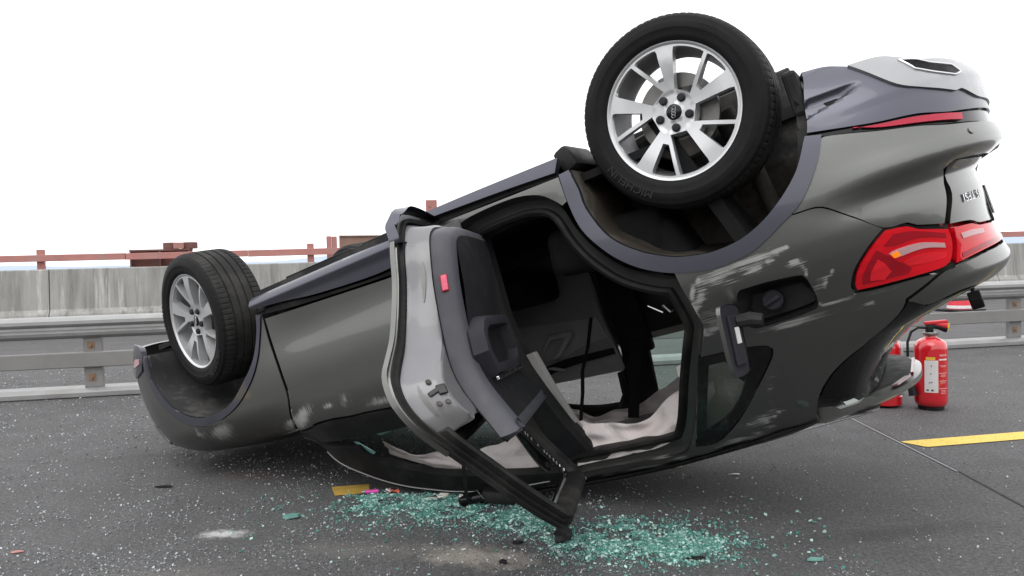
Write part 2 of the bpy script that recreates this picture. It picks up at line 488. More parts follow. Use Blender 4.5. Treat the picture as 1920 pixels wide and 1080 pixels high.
OUT = {
  'arch_trim_rear': [(2.261,0.31),(2.268,0.349),(2.278,0.396),(2.284,0.472),(2.335,0.595),(2.418,0.678),(2.505,0.73),(2.577,0.758),(2.689,0.776),(2.807,0.76),(2.91,0.706),(2.998,0.621),(3.053,0.517),(3.1,0.532),(3.07,0.607),(3.019,0.69),(2.961,0.746),(2.871,0.798),(2.784,0.828),(2.668,0.836),(2.558,0.815),(2.485,0.789),(2.397,0.738),(2.315,0.66),(2.242,0.545),(2.218,0.43),(2.213,0.313)],
  'arch_trim_front': [(0.512,0.358),(0.49,0.442),(0.429,0.559),(0.34,0.639),(0.215,0.72),(0.07,0.745),(-0.064,0.726),(-0.192,0.661),(-0.274,0.569),(-0.338,0.466),(-0.345,0.365),(-0.353,0.326),(-0.38,0.331),(-0.376,0.407),(-0.35,0.514),(-0.285,0.628),(-0.176,0.734),(-0.031,0.783),(0.106,0.786),(0.256,0.744),(0.382,0.66),(0.459,0.568),(0.513,0.449),(0.545,0.368)],
  'fender': [(-0.38,0.331),(-0.376,0.407),(-0.35,0.514),(-0.285,0.628),(-0.176,0.734),(-0.031,0.783),(0.106,0.786),(0.256,0.744),(0.382,0.66),(0.459,0.568),(0.513,0.449),(0.545,0.368),(0.549,0.386),(0.551,0.502),(0.574,0.664),(0.579,0.794),(0.524,0.942),(0.256,0.951),(0.107,0.943),(-0.05,0.936),(-0.279,0.913),(-0.42,0.84),(-0.47,0.7),(-0.5,0.55),(-0.52,0.4)],
  'front_door': [(0.558,0.391),(0.921,0.411),(1.308,0.432),(1.555,0.439),(1.583,0.45),(1.585,0.7),(1.587,0.9),(1.59,1.02),(1.154,0.972),(1.091,0.965),(0.994,0.956),(0.891,0.951),(0.793,0.94),(0.689,0.938),(0.629,0.95),(0.536,0.95),(0.591,0.798),(0.586,0.667),(0.564,0.506)],
  'belt_front': [(0.518,0.958),(0.621,0.958),(0.684,0.946),(0.788,0.947),(0.886,0.958),(0.989,0.963),(1.086,0.972),(1.15,0.978),(1.585,1.03),(1.585,1.075),(1.113,1.071),(1.001,1.067),(0.853,1.055),(0.761,1.049),(0.64,1.03),(0.52,0.985)],
  'sill_trim_front': [(0.489,0.251),(0.681,0.253),(0.851,0.258),(1.091,0.269),(1.323,0.281),(1.517,0.289),(1.59,0.285),(1.585,0.355),(1.316,0.4),(0.934,0.381),(0.694,0.351),(0.497,0.335)],
  'rear_opening': [(1.62,0.352),(1.72,0.345),(1.783,0.333),(1.906,0.328),(2.02,0.335),(2.106,0.361),(2.158,0.4),(2.188,0.449),(2.204,0.5),(2.225,0.556),(2.271,0.634),(2.347,0.722),(2.436,0.781),(2.52,0.818),(2.533,0.856),(2.542,0.909),(2.546,0.968),(2.54,1.027),(2.494,1.105),(2.423,1.222),(2.325,1.392),(2.251,1.479),(2.182,1.494),(2.037,1.49),(1.866,1.486),(1.764,1.484),(1.7,1.5),(1.64,1.48),(1.605,1.4),(1.6,1.0),(1.6,0.6),(1.6,0.4)],
  'opening_inner': [(1.783,0.424),(1.93,0.408),(2.051,0.423),(2.157,0.475),(2.214,0.546),(2.311,0.716),(2.402,0.861),(2.445,0.958),(2.455,1.033),(2.434,1.087),(2.352,1.249),(2.264,1.401),(2.213,1.44),(2.07,1.438),(1.893,1.445),(1.807,1.44),(1.784,1.397),(1.778,1.284),(1.781,1.138),(1.786,0.989)],
  'fuel_hole': [(2.706,0.95),(2.722,0.934),(2.802,0.934),(2.905,0.941),(2.938,0.947),(2.947,0.964),(2.953,1.019),(2.948,1.055),(2.934,1.067),(2.845,1.076),(2.72,1.077),(2.7,1.067),(2.696,0.996)],
  'qglass_frame': [(2.475,1.126),(2.527,1.129),(2.631,1.134),(2.719,1.15),(2.735,1.166),(2.723,1.193),(2.648,1.272),(2.532,1.383),(2.451,1.444),(2.368,1.486),(2.289,1.484)],
  'qglass': [(2.5,1.168),(2.564,1.171),(2.639,1.185),(2.639,1.203),(2.602,1.249),(2.531,1.334),(2.47,1.386),(2.413,1.411),(2.362,1.43)],
  'lamp_outer': [(3.224,0.886),(3.288,0.894),(3.318,0.913),(3.419,0.945),(3.418,0.987),(3.394,1.037),(3.354,1.063),(3.261,1.062),(3.132,1.055),(3.078,1.049),(3.078,1.029),(3.107,0.981),(3.173,0.921)],
  'lamp_inner': [(3.437,0.946),(3.529,0.954),(3.576,0.969),(3.95,1.0),(4.02,1.035),(3.99,1.06),(3.55,1.058),(3.384,1.066),(3.414,1.024),(3.428,0.99)],
  'quarter': [(2.965,0.747),(2.946,0.728),(2.863,0.779),(2.783,0.809),(2.671,0.817),(2.563,0.799),(2.527,0.797),(2.533,0.856),(2.542,0.909),(2.546,0.968),(2.543,1.028),(2.497,1.106),(2.427,1.223),(2.329,1.392),(2.252,1.485),(2.183,1.501),(2.034,1.495),(1.862,1.491),(1.765,1.49),(1.76,1.515),(1.733,1.543),(1.883,1.553),(2.059,1.553),(2.315,1.53),(2.478,1.516),(2.656,1.492),(2.768,1.472),(2.803,1.402),(3.179,1.246),(3.202,1.125),(3.331,1.075),(3.258,1.068),(3.129,1.062),(3.07,1.054),(3.071,1.029),(3.101,0.979),(3.167,0.919),(3.22,0.881),(3.144,0.817),(3.055,0.755)],
  'bumper': [(3.103,0.539),(3.163,0.556),(3.242,0.581),(3.34,0.604),(3.458,0.632),(3.72,0.652),(4.05,0.655),(4.05,0.752),(3.7,0.752),(3.62,0.752),(3.442,0.743),(3.471,0.787),(3.442,0.867),(3.413,0.93),(3.32,0.906),(3.29,0.888),(3.22,0.881),(3.144,0.817),(3.055,0.755),(2.965,0.747),(2.946,0.728),(3.009,0.672),(3.057,0.601),(3.083,0.542)],
  'valance': [(3.16,0.292),(3.101,0.383),(3.06,0.509),(3.168,0.537),(3.249,0.555),(3.351,0.568),(3.471,0.593),(3.72,0.602),(4.05,0.605),(4.05,0.58),(3.637,0.56),(3.528,0.522),(3.502,0.526),(3.369,0.48),(3.34,0.466),(3.319,0.443),(3.288,0.379),(3.275,0.33),(3.234,0.3)],
  'skid': [(3.269,0.333),(3.285,0.383),(3.316,0.446),(3.338,0.47),(3.367,0.484),(3.501,0.53),(3.529,0.526),(3.634,0.564),(4.05,0.575),(4.05,0.455),(3.75,0.44),(3.56,0.405),(3.466,0.391),(3.42,0.369),(3.373,0.339)],
  'exh': [(3.396,0.378),(3.407,0.426),(3.453,0.456),(3.517,0.477),(3.555,0.47),(3.545,0.44),(3.474,0.416),(3.444,0.393)],
  'reflector': [(3.172,0.543),(3.248,0.559),(3.349,0.573),(3.501,0.601),(3.496,0.629),(3.342,0.598),(3.244,0.575)],
  'refl_strip': [(3.06,0.513),(3.168,0.537),(3.249,0.555),(3.351,0.568),(3.471,0.593),(3.72,0.605),(4.05,0.608),(4.05,0.65),(3.72,0.648),(3.459,0.628),(3.341,0.602),(3.243,0.58),(3.164,0.554),(3.103,0.537)],
  'tailgate': [(3.461,0.748),(3.63,0.757),(4.05,0.757),(4.05,1.13),(3.8,1.13),(3.59,1.171),(3.369,1.151),(3.308,1.173),(3.242,1.154),(3.202,1.13),(3.339,1.074),(3.37,1.069),(3.582,1.065),(3.412,1.004),(3.433,0.943),(3.433,0.918),(3.471,0.822)],
  'tailgate_low': [(3.463,0.746),(3.63,0.757),(4.05,0.757),(4.05,1.045),(3.99,0.99),(3.592,0.967),(3.533,0.948),(3.429,0.936),(3.445,0.903),(3.479,0.823)],
  'tailgate_up': [(3.373,1.074),(3.542,1.064),(3.99,1.065),(4.05,1.045),(4.05,1.16),(3.8,1.16),(3.569,1.167),(3.399,1.158),(3.293,1.17),(3.202,1.135),(3.208,1.13),(3.332,1.079)],
  'a_pillar': [(0.47,0.985),(0.6,1.045),(0.827,1.102),(0.846,1.158),(0.92,1.226),(1.093,1.318),(1.31,1.384),(1.508,1.427),(1.7,1.463),(1.72,1.475),(1.72,1.535),(1.552,1.514),(1.395,1.498),(1.229,1.479),(1.017,1.411),(0.862,1.338),(0.751,1.253),(0.6,1.11)],
  'hatch_side': [(3.207,1.133),(3.303,1.178),(3.495,1.418),(3.216,1.432),(2.821,1.404),(3.19,1.249)],
}
SCRAPES = [(2.667,0.866,0.108,-0.004,-0.001,0.026,0.8),(2.799,0.866,0.1,-0.017,0.003,0.028,0.72),(2.582,0.918,0.018,0.012,-0.05,0.064,0.76),(2.589,1.004,0.055,0.018,-0.025,0.052,0.6),(2.938,0.905,0.036,0.012,-0.01,0.027,0.64),(2.976,0.994,0.018,0.015,-0.038,0.044,0.56),(2.842,1.105,0.142,0.005,-0.002,0.01,0.72),(2.589,1.426,0.091,-0.021,-0.003,0.036,0.6),(2.669,1.305,0.024,0.007,-0.037,0.084,0.48),(2.557,1.049,0.035,0.011,-0.009,0.019,0.56),(0.072,0.846,0.076,0.023,-0.075,0.044,0.9),(-0.073,0.818,0.043,0.033,-0.042,0.017,0.66),(0.521,0.906,0.051,0.01,-0.085,0.041,0.76),(0.282,0.914,0.181,0.009,-0.055,0.022,0.57),(0.618,0.897,0.052,0.012,-0.068,0.059,0.95),(0.796,0.88,0.041,0.01,-0.009,0.018,0.85),(1.092,0.929,0.113,0.012,-0.011,0.028,0.71),(0.898,0.874,0.046,0.012,-0.024,0.046,0.57),(3.155,1.077,0.093,0.006,-0.002,0.009,0.47),(2.115,1.546,0.092,0.0,0.0,0.0,0.57),(2.0,1.535,0.12,0.0,0.0,0.012,0.95),(2.2,1.528,0.05,0.0,0.0,0.014,1.0),(1.85,1.53,0.05,0.0,0.0,0.01,0.8),(2.45,1.5,0.12,-0.01,0.0,0.012,0.8)]
SCRATCH_LINES = [([(2.564,0.888),(2.605,0.85),(2.722,0.846),(2.858,0.837),(2.925,0.842)],0.009,1.0),([(2.57,0.888),(2.705,0.891),(2.802,0.882),(2.883,0.86)],0.006,0.95),([(2.563,0.892),(2.549,0.938),(2.54,0.992),(2.541,1.049),(2.593,1.037),(2.645,0.996)],0.009,0.95),([(2.903,0.913),(2.921,0.894),(2.945,0.895),(2.956,0.921),(2.953,0.948)],0.008,0.9),([(2.946,1.034),(2.955,1.062),(2.991,1.063),(3.071,1.06)],0.006,0.95),([(2.701,1.086),(2.829,1.09),(2.977,1.096),(3.11,1.103)],0.006,0.8),([(2.52,1.432),(2.598,1.442),(2.673,1.409)],0.006,0.9),([(2.423,1.505),(2.538,1.482),(2.626,1.462)],0.006,0.7),([(2.988,1.008),(3.013,0.978),(3.038,0.959)],0.007,0.8)]
# ================================================================== the overturned car
# car space: X to the rear from the front axle, Y to the car's right, Z up (the car lies on its roof, so Z points down)
UPL = Vector((0.29767, -0.04846, -0.95344))          # the road's up direction in car space
CARM = Matrix(((0.839676, -0.461911, 0.285627, -1.35342), (-0.454246, -0.885601, -0.096804, 4.8465), (0.297666, -0.048461, -0.953439, 1.08426), (0, 0, 0, 1)))
def height(p): return UPL.dot(p) + 1.08426
car = empty('overturned_car')
car.matrix_world = CARM
tag(car, 'dark grey sport utility vehicle lying upside down with its rear door hanging open', 'car')

def crush(p):
    """nothing of the shell reaches below the road: the metal has folded there"""
    h = height(p)
    if h < .012: p = p + UPL * (.012 - h)
    return p
def SP(u, z, lift=0.0, dent=True):
    q = SQ(u, z)
    if dent:
        d = 0.0
        if z > 1.30: d += .012 * sm(1.34, 1.52, z) * (math.sin(q.x * 21 + z * 9) * math.sin(q.x * 9.3 + 1.3) - .5)
        if q.x < .5 and z > .8: d += .006 * sm(.82, .95, z) * math.sin(q.x * 17) 
        if 2.5 < q.x < 3.0 and .84 < z < 1.12: d -= .008 * math.exp(-((q.x - 2.62) / .1) ** 2 - ((z - .99) / .07) ** 2) 
        q.y += d
    if lift:
        q += SN(u, z) * lift
    return crush(q)
def SQ(u, z):
    """body surface with its pressed features: bumper shelf, hollow above it, valance scoop"""
    q = Vector(P(u, z))
    if u > 2.98 and z < .95:
        k = sm(2.98, 3.55, u)
        d = k * (.024 * math.exp(-((z - .700) / .045) ** 2) - .020 * math.exp(-((z - .785) / .045) ** 2))
        tz_ = .052 * max(0, 1 - (u - 3.06) / .20)
        if u < 3.26 and z < .5: d -= .030 * sm(.400, .408, z) * (1 - sm(.402 + tz_, .414 + tz_, z)) * sm(0, .02, tz_)
        d += .006 * (1 - sm(.470, .500, z)) * sm(3.0, 3.4, u)
        if d:
            e = .006; a = Vector(P(u + e, z)) - Vector(P(u - e, z)); b = Vector(P(u, z + e)) - Vector(P(u, z - e))
            q += b.cross(a).normalized() * d
    return q
def SN(u, z):
    e = .005
    a = SQ(u + e, z) - SQ(u - e, z); b = SQ(u, z + e) - SQ(u, z - e)
    n = b.cross(a)
    return n.normalized() if n.length > 1e-12 else Vector((0, 1, 0))

def area2(l): return sum(l[i][0] * l[(i + 1) % len(l)][1] - l[(i + 1) % len(l)][0] * l[i][1] for i in range(len(l))) / 2
def resample(loop, step=.025, corner=38, closed=True):
    """smooth a traced outline between its corners and cut it into even steps"""
    n = len(loop); out = []
    pts = [Vector((a[0], a[1])) for a in loop]
    def is_corner(i):
        if not closed and i in (0, n - 1): return True
        a = pts[i] - pts[i - 1]; b = pts[(i + 1) % n] - pts[i]
        if a.length < 1e-6 or b.length < 1e-6: return True
        return a.angle(b, 0) > math.radians(corner)
    cor = [is_corner(i) for i in range(n)]
    def tang(i):
        return (pts[(i + 1) % n] - pts[i - 1]) * .5
    for i in range(n if closed else n - 1):
        p0, p1 = pts[i], pts[(i + 1) % n]
        d = p1 - p0; ln = d.length
        if ln < 1e-6: continue
        j = (i + 1) % n
        m0 = d if cor[i] else tang(i)
        m1 = d if cor[j] else tang(j)
        if m0.length > ln * 1.2: m0 = m0.normalized() * ln * 1.2
        if m1.length > ln * 1.2: m1 = m1.normalized() * ln * 1.2
        k = max(1, int(round(ln / step)))
        for s in range(k):
            t = s / k; t2, t3 = t * t, t * t * t
            q = p0 * (2 * t3 - 3 * t2 + 1) + m0 * (t3 - 2 * t2 + t) + p1 * (-2 * t3 + 3 * t2) + m1 * (t3 - t2)
            out.append((q.x, q.y))
    if not closed: out.append(tuple(pts[-1]))
    return out
def inset(loop, d):
    """move a closed outline inwards by d"""
    if abs(d) < 1e-9: return list(loop)
    s = 1 if area2(loop) > 0 else -1
    n = len(loop); out = []
    for i in range(n):
        a = Vector(loop[i - 1]); b = Vector(loop[i]); c = Vector(loop[(i + 1) % n])
        e1 = (b - a); e2 = (c - b)
        if e1.length < 1e-7: e1 = e2
        if e2.length < 1e-7: e2 = e1
        if e1.length < 1e-7: out.append(tuple(b)); continue
        n1 = Vector((-e1.y, e1.x)).normalized() * s; n2 = Vector((-e2.y, e2.x)).normalized() * s
        m = (n1 + n2)
        if m.length < 1e-4: m = n1
        m.normalize(); k = max(.5, m.dot(n1))
        q = b + m * (d / k); out.append((q.x, q.y))
    return out
def inside(p, loop):
    x, y = p; r = False; n = len(loop); j = n - 1
    for i in range(n):
        xi, yi = loop[i]; xj, yj = loop[j]
        if (yi > y) != (yj > y) and x < (xj - xi) * (y - yi) / (yj - yi) + xi: r = not r
        j = i
    return r
def fill2d(loops, step):
    """triangles of a flat region (first loop outer, the others holes) with inner grid points"""
    pts = []; edges = []
    for l in loops:
        b = len(pts); n = len(l)
        pts += [Vector(p) for p in l]
        edges += [(b + i, b + (i + 1) % n) for i in range(n)]
    nb = len(pts)
    arr = np.array([tuple(p) for p in pts])
    x0, y0 = arr.min(0); x1, y1 = arr.max(0)
    row = 0; y = y0 + step * .5
    while y < y1:
        x = x0 + (step * .5 if row % 2 else step * .0)
        while x < x1:
            if np.min((arr[:nb, 0] - x) ** 2 + (arr[:nb, 1] - y) ** 2) > (step * .55) ** 2:
                if inside((x, y), loops[0]) and not any(inside((x, y), h) for h in loops[1:]):
                    pts.append(Vector((x, y)))
            x += step
        y += step * .87; row += 1
    r = delaunay_2d_cdt(pts, edges, [], 0, 1e-6)
    vs = [tuple(v) for v in r[0]]
    fs = []
    for f in r[2]:
        c = (sum(vs[i][0] for i in f) / len(f), sum(vs[i][1] for i in f) / len(f))
        if inside(c, loops[0]) and not any(inside(c, h) for h in loops[1:]): fs.append(tuple(f))
    return vs, fs
def scrape_at(u, z):
    s = 0.0
    for cu, cz, ax, az, bx, bz, w in SCRAPES:
        det = ax * bz - az * bx
        if abs(det) < 1e-7: continue
        du, dz = u - cu, z - cz
        a = (du * bz - dz * bx) / det; b = (ax * dz - az * du) / det
        k = a * a + b * b
        if k < 4: s = max(s, w * math.exp(-k * .9))
    for ln, w, k in SCRATCH_LINES:
        for a, b in zip(ln[:-1], ln[1:]):
            ax, az = b[0] - a[0], b[1] - a[1]; t = min(max(((u - a[0]) * ax + (z - a[1]) * az) / (ax * ax + az * az + 1e-9), 0), 1)
            d = math.hypot(u - a[0] - ax * t, z - a[1] - az * t)
            if d < w * 3: s = max(s, k * math.exp(-(d / w) ** 2))
    return s
def panel(name, loop, mat, parent=car, holes=(), fn=SP, nf=SN, step=.035, lift=0.0, flange=.014, gap=.0022, mirror=False, scrape=False, lstep=.022, raw=False):
    """sheet-metal panel: outline laid on the body surface, with its edges folded inwards"""
    lo = loop if raw else resample(loop, lstep)
    loops = [inset(lo, gap)] + [inset(h if raw else resample(h, lstep), -gap) for h in holes]
    vs, fs = fill2d(loops, step)
    pts = [fn(u, z, lift) for u, z in vs]; nor = [nf(u, z) for u, z in vs]
    uvz = list(vs)
    # edge fold
    from collections import Counter
    ec = Counter(); dirs = {}
    fs2 = []
    for f in fs:
        a, b, c = f[:3]
        n = (pts[b] - pts[a]).cross(pts[c] - pts[a])
        if n.dot(nor[a]) < 0: f = f[::-1]
        fs2.append(tuple(f))
    for f in fs2:
        for i in range(len(f)):
            e = (f[i], f[(i + 1) % len(f)]); ec[tuple(sorted(e))] += 1; dirs[tuple(sorted(e))] = e
    if flange > 0:
        rim = {}; rf = []
        def rv(i, k):
            if (i, k) not in rim:
                rim[(i, k)] = len(pts)
                pts.append(pts[i] - nor[i] * (flange if k else .0)); nor.append(Vector((0, 0, 0))); uvz.append(uvz[i])
            return rim[(i, k)]
        for e, c in ec.items():
            if c == 1:
                a, b = dirs[e]
                rf.append((rv(b, 0), rv(a, 0), rv(a, 1), rv(b, 1)))
        for f in rf:
            n = (pts[f[1]] - pts[f[0]]).cross(pts[f[2]] - pts[f[0]])
            if n.length > 0:
                for i in f: nor[i] = nor[i] + n.normalized()
        nor = [n.normalized() if n.length > 1e-6 else Vector((0, 1, 0)) for n in nor]
        fs2 += rf
    if mirror:
        pts = [Vector((p.x, -p.y, p.z)) for p in pts]; nor = [Vector((n.x, -n.y, n.z)) for n in nor]; fs2 = [f[::-1] for f in fs2]
        pts = [crush(p) for p in pts]
    o = mesh_obj(name, pts, fs2, mat, parent, normals=nor)
    if scrape:
        at = o.data.attributes.new('scrape', 'FLOAT', 'POINT')
        at.data.foreach_set('value', [scrape_at(*q) for q in uvz])
    return o
def flat_fn(y0):
    return (lambda u, z, lift=0.0: Vector((u, y0 + lift, z))), (lambda u, z: Vector((0, 1, 0)))
def ring_loft(name, loop, prof, mat, parent=car, closed=True, fn=None, mats=None, mid=None, smooth=True):
    """bands that follow an outline: prof = [(inset, depth)] from the outside in"""
    fn = fn or (lambda u, z: SP(u, z, dent=False))
    n = len(loop); vs = []; fs = []; ms = []
    rows = []
    for d, dep in prof:
        l = inset(loop, d)
        rows.append([crush(fn(*l[i]) - Vector((0, dep, 0))) for i in range(n)])
    for r in rows: vs += r
    flip = area2(loop) > 0
    for k in range(len(rows) - 1):
        for i in range(n if closed else n - 1):
            j = (i + 1) % n
            f = (k * n + i, k * n + j, (k + 1) * n + j, (k + 1) * n + i)
            fs.append(f[::-1] if flip else f); ms.append(mid[k] if mid else 0)
    return mesh_obj(name, vs, fs, mat, parent, smooth=smooth, mats=mats, mid=ms if mats else None, sharp=40)
O = OUT
# ------------------------------------------------------------------ outer panels, right side (facing the camera)
panel('front_fender', O['fender'], M['paint'], scrape=True, step=.03)
panel('wheel_arch_trim', O['arch_trim_front'], M['trim_grey'], lift=.006, flange=.03, step=.03)
fdoor = panel('front_door', O['front_door'], M['paint'], scrape=True, step=.03)
def sill_fn(u, z, lift=0.0):
    return SP(u, z, .006 + .016 * math.exp(-((z - .315) / .022) ** 2) - .05 * (1 - sm(.245, .285, z)))
def sill_nf(u, z):
    e = .005
    a = sill_fn(u + e, z) - sill_fn(u - e, z); b = sill_fn(u, z + e) - sill_fn(u, z - e)
    return b.cross(a).normalized()
panel('sill_trim', O['sill_trim_front'], M['trim_grey'], parent=fdoor, fn=sill_fn, nf=sill_nf, flange=.02, step=.018)
panel('window_belt_trim', O['belt_front'], M['black_plastic'], parent=fdoor, lift=.003, flange=.03)
b0 = [(.56, .372), (.75, .392), (.95, .406), (1.31, .424), (1.585, .432), (1.585, .362), (1.31, .404), (.93, .385), (.70, .356), (.56, .342)]
panel('shadow_gap_strip', b0, M['rubber'], parent=fdoor, lift=-.012, flange=.0)
quarter = panel('rear_quarter_panel', O['quarter'], M['paint'], holes=(O['fuel_hole'], O['qglass_frame']), scrape=True, step=.015, lstep=.015)
panel('wheel_arch_trim', O['arch_trim_rear'], M['trim_grey'], lift=.008, flange=.035, step=.03)
panel('roof_side_rail', O['a_pillar'], M['black_plastic'], lift=.002, flange=.04, step=.03)

# sill under the rear door: undercut, edge and painted rocker
sil = [(1.59, .285), (1.80, .281), (2.0, .292), (2.208, .308), (2.205, .335), (2.02, .325), (1.9, .318), (1.78, .323), (1.70, .335), (1.59, .342)]
sill = panel('sill', [(1.59, .300), (2.21, .318), (2.215, .42), (2.19, .43), (2.16, .397), (2.108, .357), (2.02, .331), (1.906, .324), (1.783, .329), (1.72, .341), (1.59, .348)], M['paint'], step=.03)
panel('sill_trim', [(1.585, .235), (1.80, .238), (2.0, .243), (2.23, .250), (2.205, .305), (2.0, .290), (1.80, .279), (1.585, .268)], M['trim_grey'], parent=sill, lift=.012, flange=.03)
panel('sill_gap', [(1.585, .262), (2.0, .284), (2.215, .30), (2.21, .322), (2.0, .305), (1.585, .298)], M['rubber'], parent=sill, lift=-.014, flange=0)

# door opening: jamb, seal
ro = resample(O['rear_opening'], .025)
jl = O['rear_opening']
ring_loft('door_jamb', ro, [(-.004, .006), (.004, .03), (.012, .055), (.034, .068), (.046, .070)], M['jamb'])
ring_loft('door_seal', ro, [(.044, .070), (.050, .052), (.062, .046), (.074, .052), (.078, .075), (.080, .11), (.082, .14)], M['rubber'])
mb = MB()
for (x0, z0, x1, z1) in ((2.36, .86, 2.41, .94),):
    pass
# striker hooks on the C pillar
mb = MB()
mb.tube([(2.432, .835, .905), (2.432, .868, .905), (2.452, .868, .93), (2.452, .835, .93)], .005, 8)
mb.build('door_striker', M['chrome'], car, True)
mb = MB(); mb.tube([(2.40, .79, .93), (2.345, .77, .89)], .004, 8); mb.build('latch_pin', M['chrome'], car, True)

# B pillar between the doors, with its lining
bp = [(1.592, .34), (1.612, .34), (1.612, 1.0), (1.63, 1.45), (1.72, 1.50), (1.74, 1.53), (1.592, 1.52), (1.588, 1.0)]
panel('b_pillar', bp, M['gloss_black'], lift=-.012, flange=.05)
mb = MB()
pth = [(1.60, .40), (1.60, .75), (1.61, 1.0), (1.63, 1.25), (1.66, 1.42), (1.72, 1.49)]
for a, b in zip(pth[:-1], pth[1:]):
    def yy(z): return W0(z) - .10
    wd_ = .165
    vs = []
    for (x, z) in (a, b):
        vs += [(x, yy(z) + .03, z), (x + wd_ * .9, yy(z) + .012, z), (x + wd_, yy(z) - .02, z), (x + wd_, yy(z) - .07, z), (x, yy(z) - .09, z)]
    mb.add(vs, [(i, (i + 1) % 5, 5 + (i + 1) % 5, 5 + i) for i in range(5)])
mb.build('b_pillar_lining', M['interior'], car)
# pale edge lining of the B pillar beside the opening
mb = MB()
edge = [(1.775, .93), (1.772, 1.1), (1.772, 1.25), (1.775, 1.37), (1.80, 1.43), (1.84, 1.45)]
vs = []; fs = []
for i, (x, z) in enumerate(edge):
    y = W0(z) - .145
    vs += [(x, y, z), (x + .027, y - .009, z - .002), (x + .027, y - .05, z), (x, y - .05, z)]
for i in range(len(edge) - 1):
    for k in range(4): fs.append((i * 4 + k, i * 4 + (k + 1) % 4, (i + 1) * 4 + (k + 1) % 4, (i + 1) * 4 + k))
mb.add(vs, fs); mb.build('pillar_edge_lining', M['headliner'], car)

# ------------------------------------------------------------------ rear end
bump_o = panel('rear_bumper', O['bumper'], M['paint'], step=.03)
panel('bumper_valance', O['valance'], M['trim_grey'], parent=bump_o, lift=-.004, flange=.03, step=.013, lstep=.013)
panel('reflector_strip', O['refl_strip'], M['gloss_black'], parent=bump_o, lift=-.012, flange=.0, step=.03)
panel('reflector', O['reflector'], M['reflector'], parent=bump_o, lift=.001, flange=.012, step=.02, gap=.003, lstep=.012)
def disc_pts(u0, z0, r, n=20): return [(u0 + r * math.cos(2 * math.pi * i / n), z0 + r * math.sin(2 * math.pi * i / n)) for i in range(n)]
panel('parking_sensor', disc_pts(3.50, .668, .011), M['paint'], parent=bump_o, lift=.003, flange=.004, step=.01, gap=0, raw=True)
# silver skid plate with the exhaust finisher
skid = panel('skid_plate', O['skid'], M['silver'], parent=bump_o, lift=.004, flange=.03, step=.02, lstep=.014, holes=(O['exh'],))
panel('exhaust_finisher', inset(resample(O['exh'], .02), -.01), M['gloss_black'], parent=bump_o, lift=-.03, flange=0, step=.03, raw=True)
eo = resample(O['exh'], .02)
MB().tube([SP(u, z, .006) for u, z in eo] + [SP(*eo[0], .006)], .004, 6, cap=False).build('exhaust_rim', M['chrome'], bump_o, True)
panel('rear_backing', [(3.02, .55), (3.06, .42), (3.14, .32), (3.3, .35), (3.6, .50), (3.6, .74), (3.41, .75), (3.43, .93), (3.37, 1.05), (3.19, 1.12), (3.10, 1.08), (3.05, 1.04), (2.96, .80)], M['rubber'], parent=bump_o, lift=-.034, flange=0, step=.05)

lamp = panel('tail_light', O['lamp_outer'], M['lamp_red'], lift=.004, flange=.02, step=.02, gap=.004)
panel('lens_wedge', [(3.10, 1.035), (3.115, 1.0), (3.18, .935), (3.215, .975), (3.26, 1.03), (3.24, 1.045)], M['lamp_deep'], parent=lamp, lift=.0055, flange=.004, step=.02)
panel('lens_band', [(3.20, .935), (3.24, .905), (3.30, .915), (3.40, .955), (3.40, .975), (3.31, .945), (3.235, .945)], M['lamp_deep'], parent=lamp, lift=.0055, flange=.004, step=.02)
panel('light_strip', [(3.205, .962), (3.235, .955), (3.31, .958), (3.385, .984), (3.383, 1.004), (3.31, .982), (3.225, .984)], M['lamp_clear'], parent=lamp, lift=.0068, flange=.005, step=.015, lstep=.012)
panel('indicator', [(3.214, .966), (3.236, .962), (3.240, .978), (3.220, .980)], M['amber'], parent=lamp, lift=.0085, flange=.004, step=.01, lstep=.006, gap=0)
panel('lens_facet', [(3.235, 1.0), (3.30, .995), (3.385, 1.015), (3.37, 1.035), (3.30, 1.03), (3.25, 1.02)], M['lamp_bright'], parent=lamp, lift=.0056, flange=.004, step=.02)
panel('lens_facet', [(3.125, 1.03), (3.14, 1.0), (3.175, .965), (3.19, .985), (3.20, 1.02), (3.17, 1.04)], M['lamp_bright'], parent=lamp, lift=.0068, flange=.004, step=.02)
panel('lamp_surround', inset(resample(O['lamp_outer'], .022), -.007), M['gloss_black'], parent=lamp, lift=-.010, flange=.0, raw=True)
lamp2 = panel('tail_light', O['lamp_inner'], M['lamp_red'], lift=.004, flange=.02, step=.02, gap=.004)
panel('light_strip', [(3.455, .972), (3.52, .975), (3.585, .985), (3.582, 1.004), (3.52, .998), (3.455, .995)], M['lamp_clear'], parent=lamp2, lift=.0065, flange=.004, step=.015, lstep=.012)
panel('lens_band', [(3.43, 1.035), (3.55, 1.03), (3.70, 1.035), (3.95, 1.04), (3.95, 1.052), (3.55, 1.05), (3.42, 1.055)], M['lamp_deep'], parent=lamp2, lift=.006, flange=.004, step=.02)

tg = panel('tailgate', O['tailgate_low'], M['paint'], step=.03)
panel('tailgate_spoiler_lip', O['tailgate_up'], M['paint'], parent=tg, step=.025)
panel('tailgate_gap', [(3.425, .74), (3.475, .74), (3.49, .82), (3.455, .90), (3.44, .95), (3.435, 1.05), (3.40, 1.07), (3.385, 1.06), (3.41, 1.0), (3.42, .93), (3.45, .86), (3.45, .80)], M['rubber'], parent=tg, lift=-.016, flange=0)
panel('gap_gusset', [(3.19, 1.13), (3.33, 1.068), (3.40, 1.06), (3.40, 1.085), (3.34, 1.09), (3.215, 1.145)], M['rubber'], parent=tg, lift=-.014, flange=0)
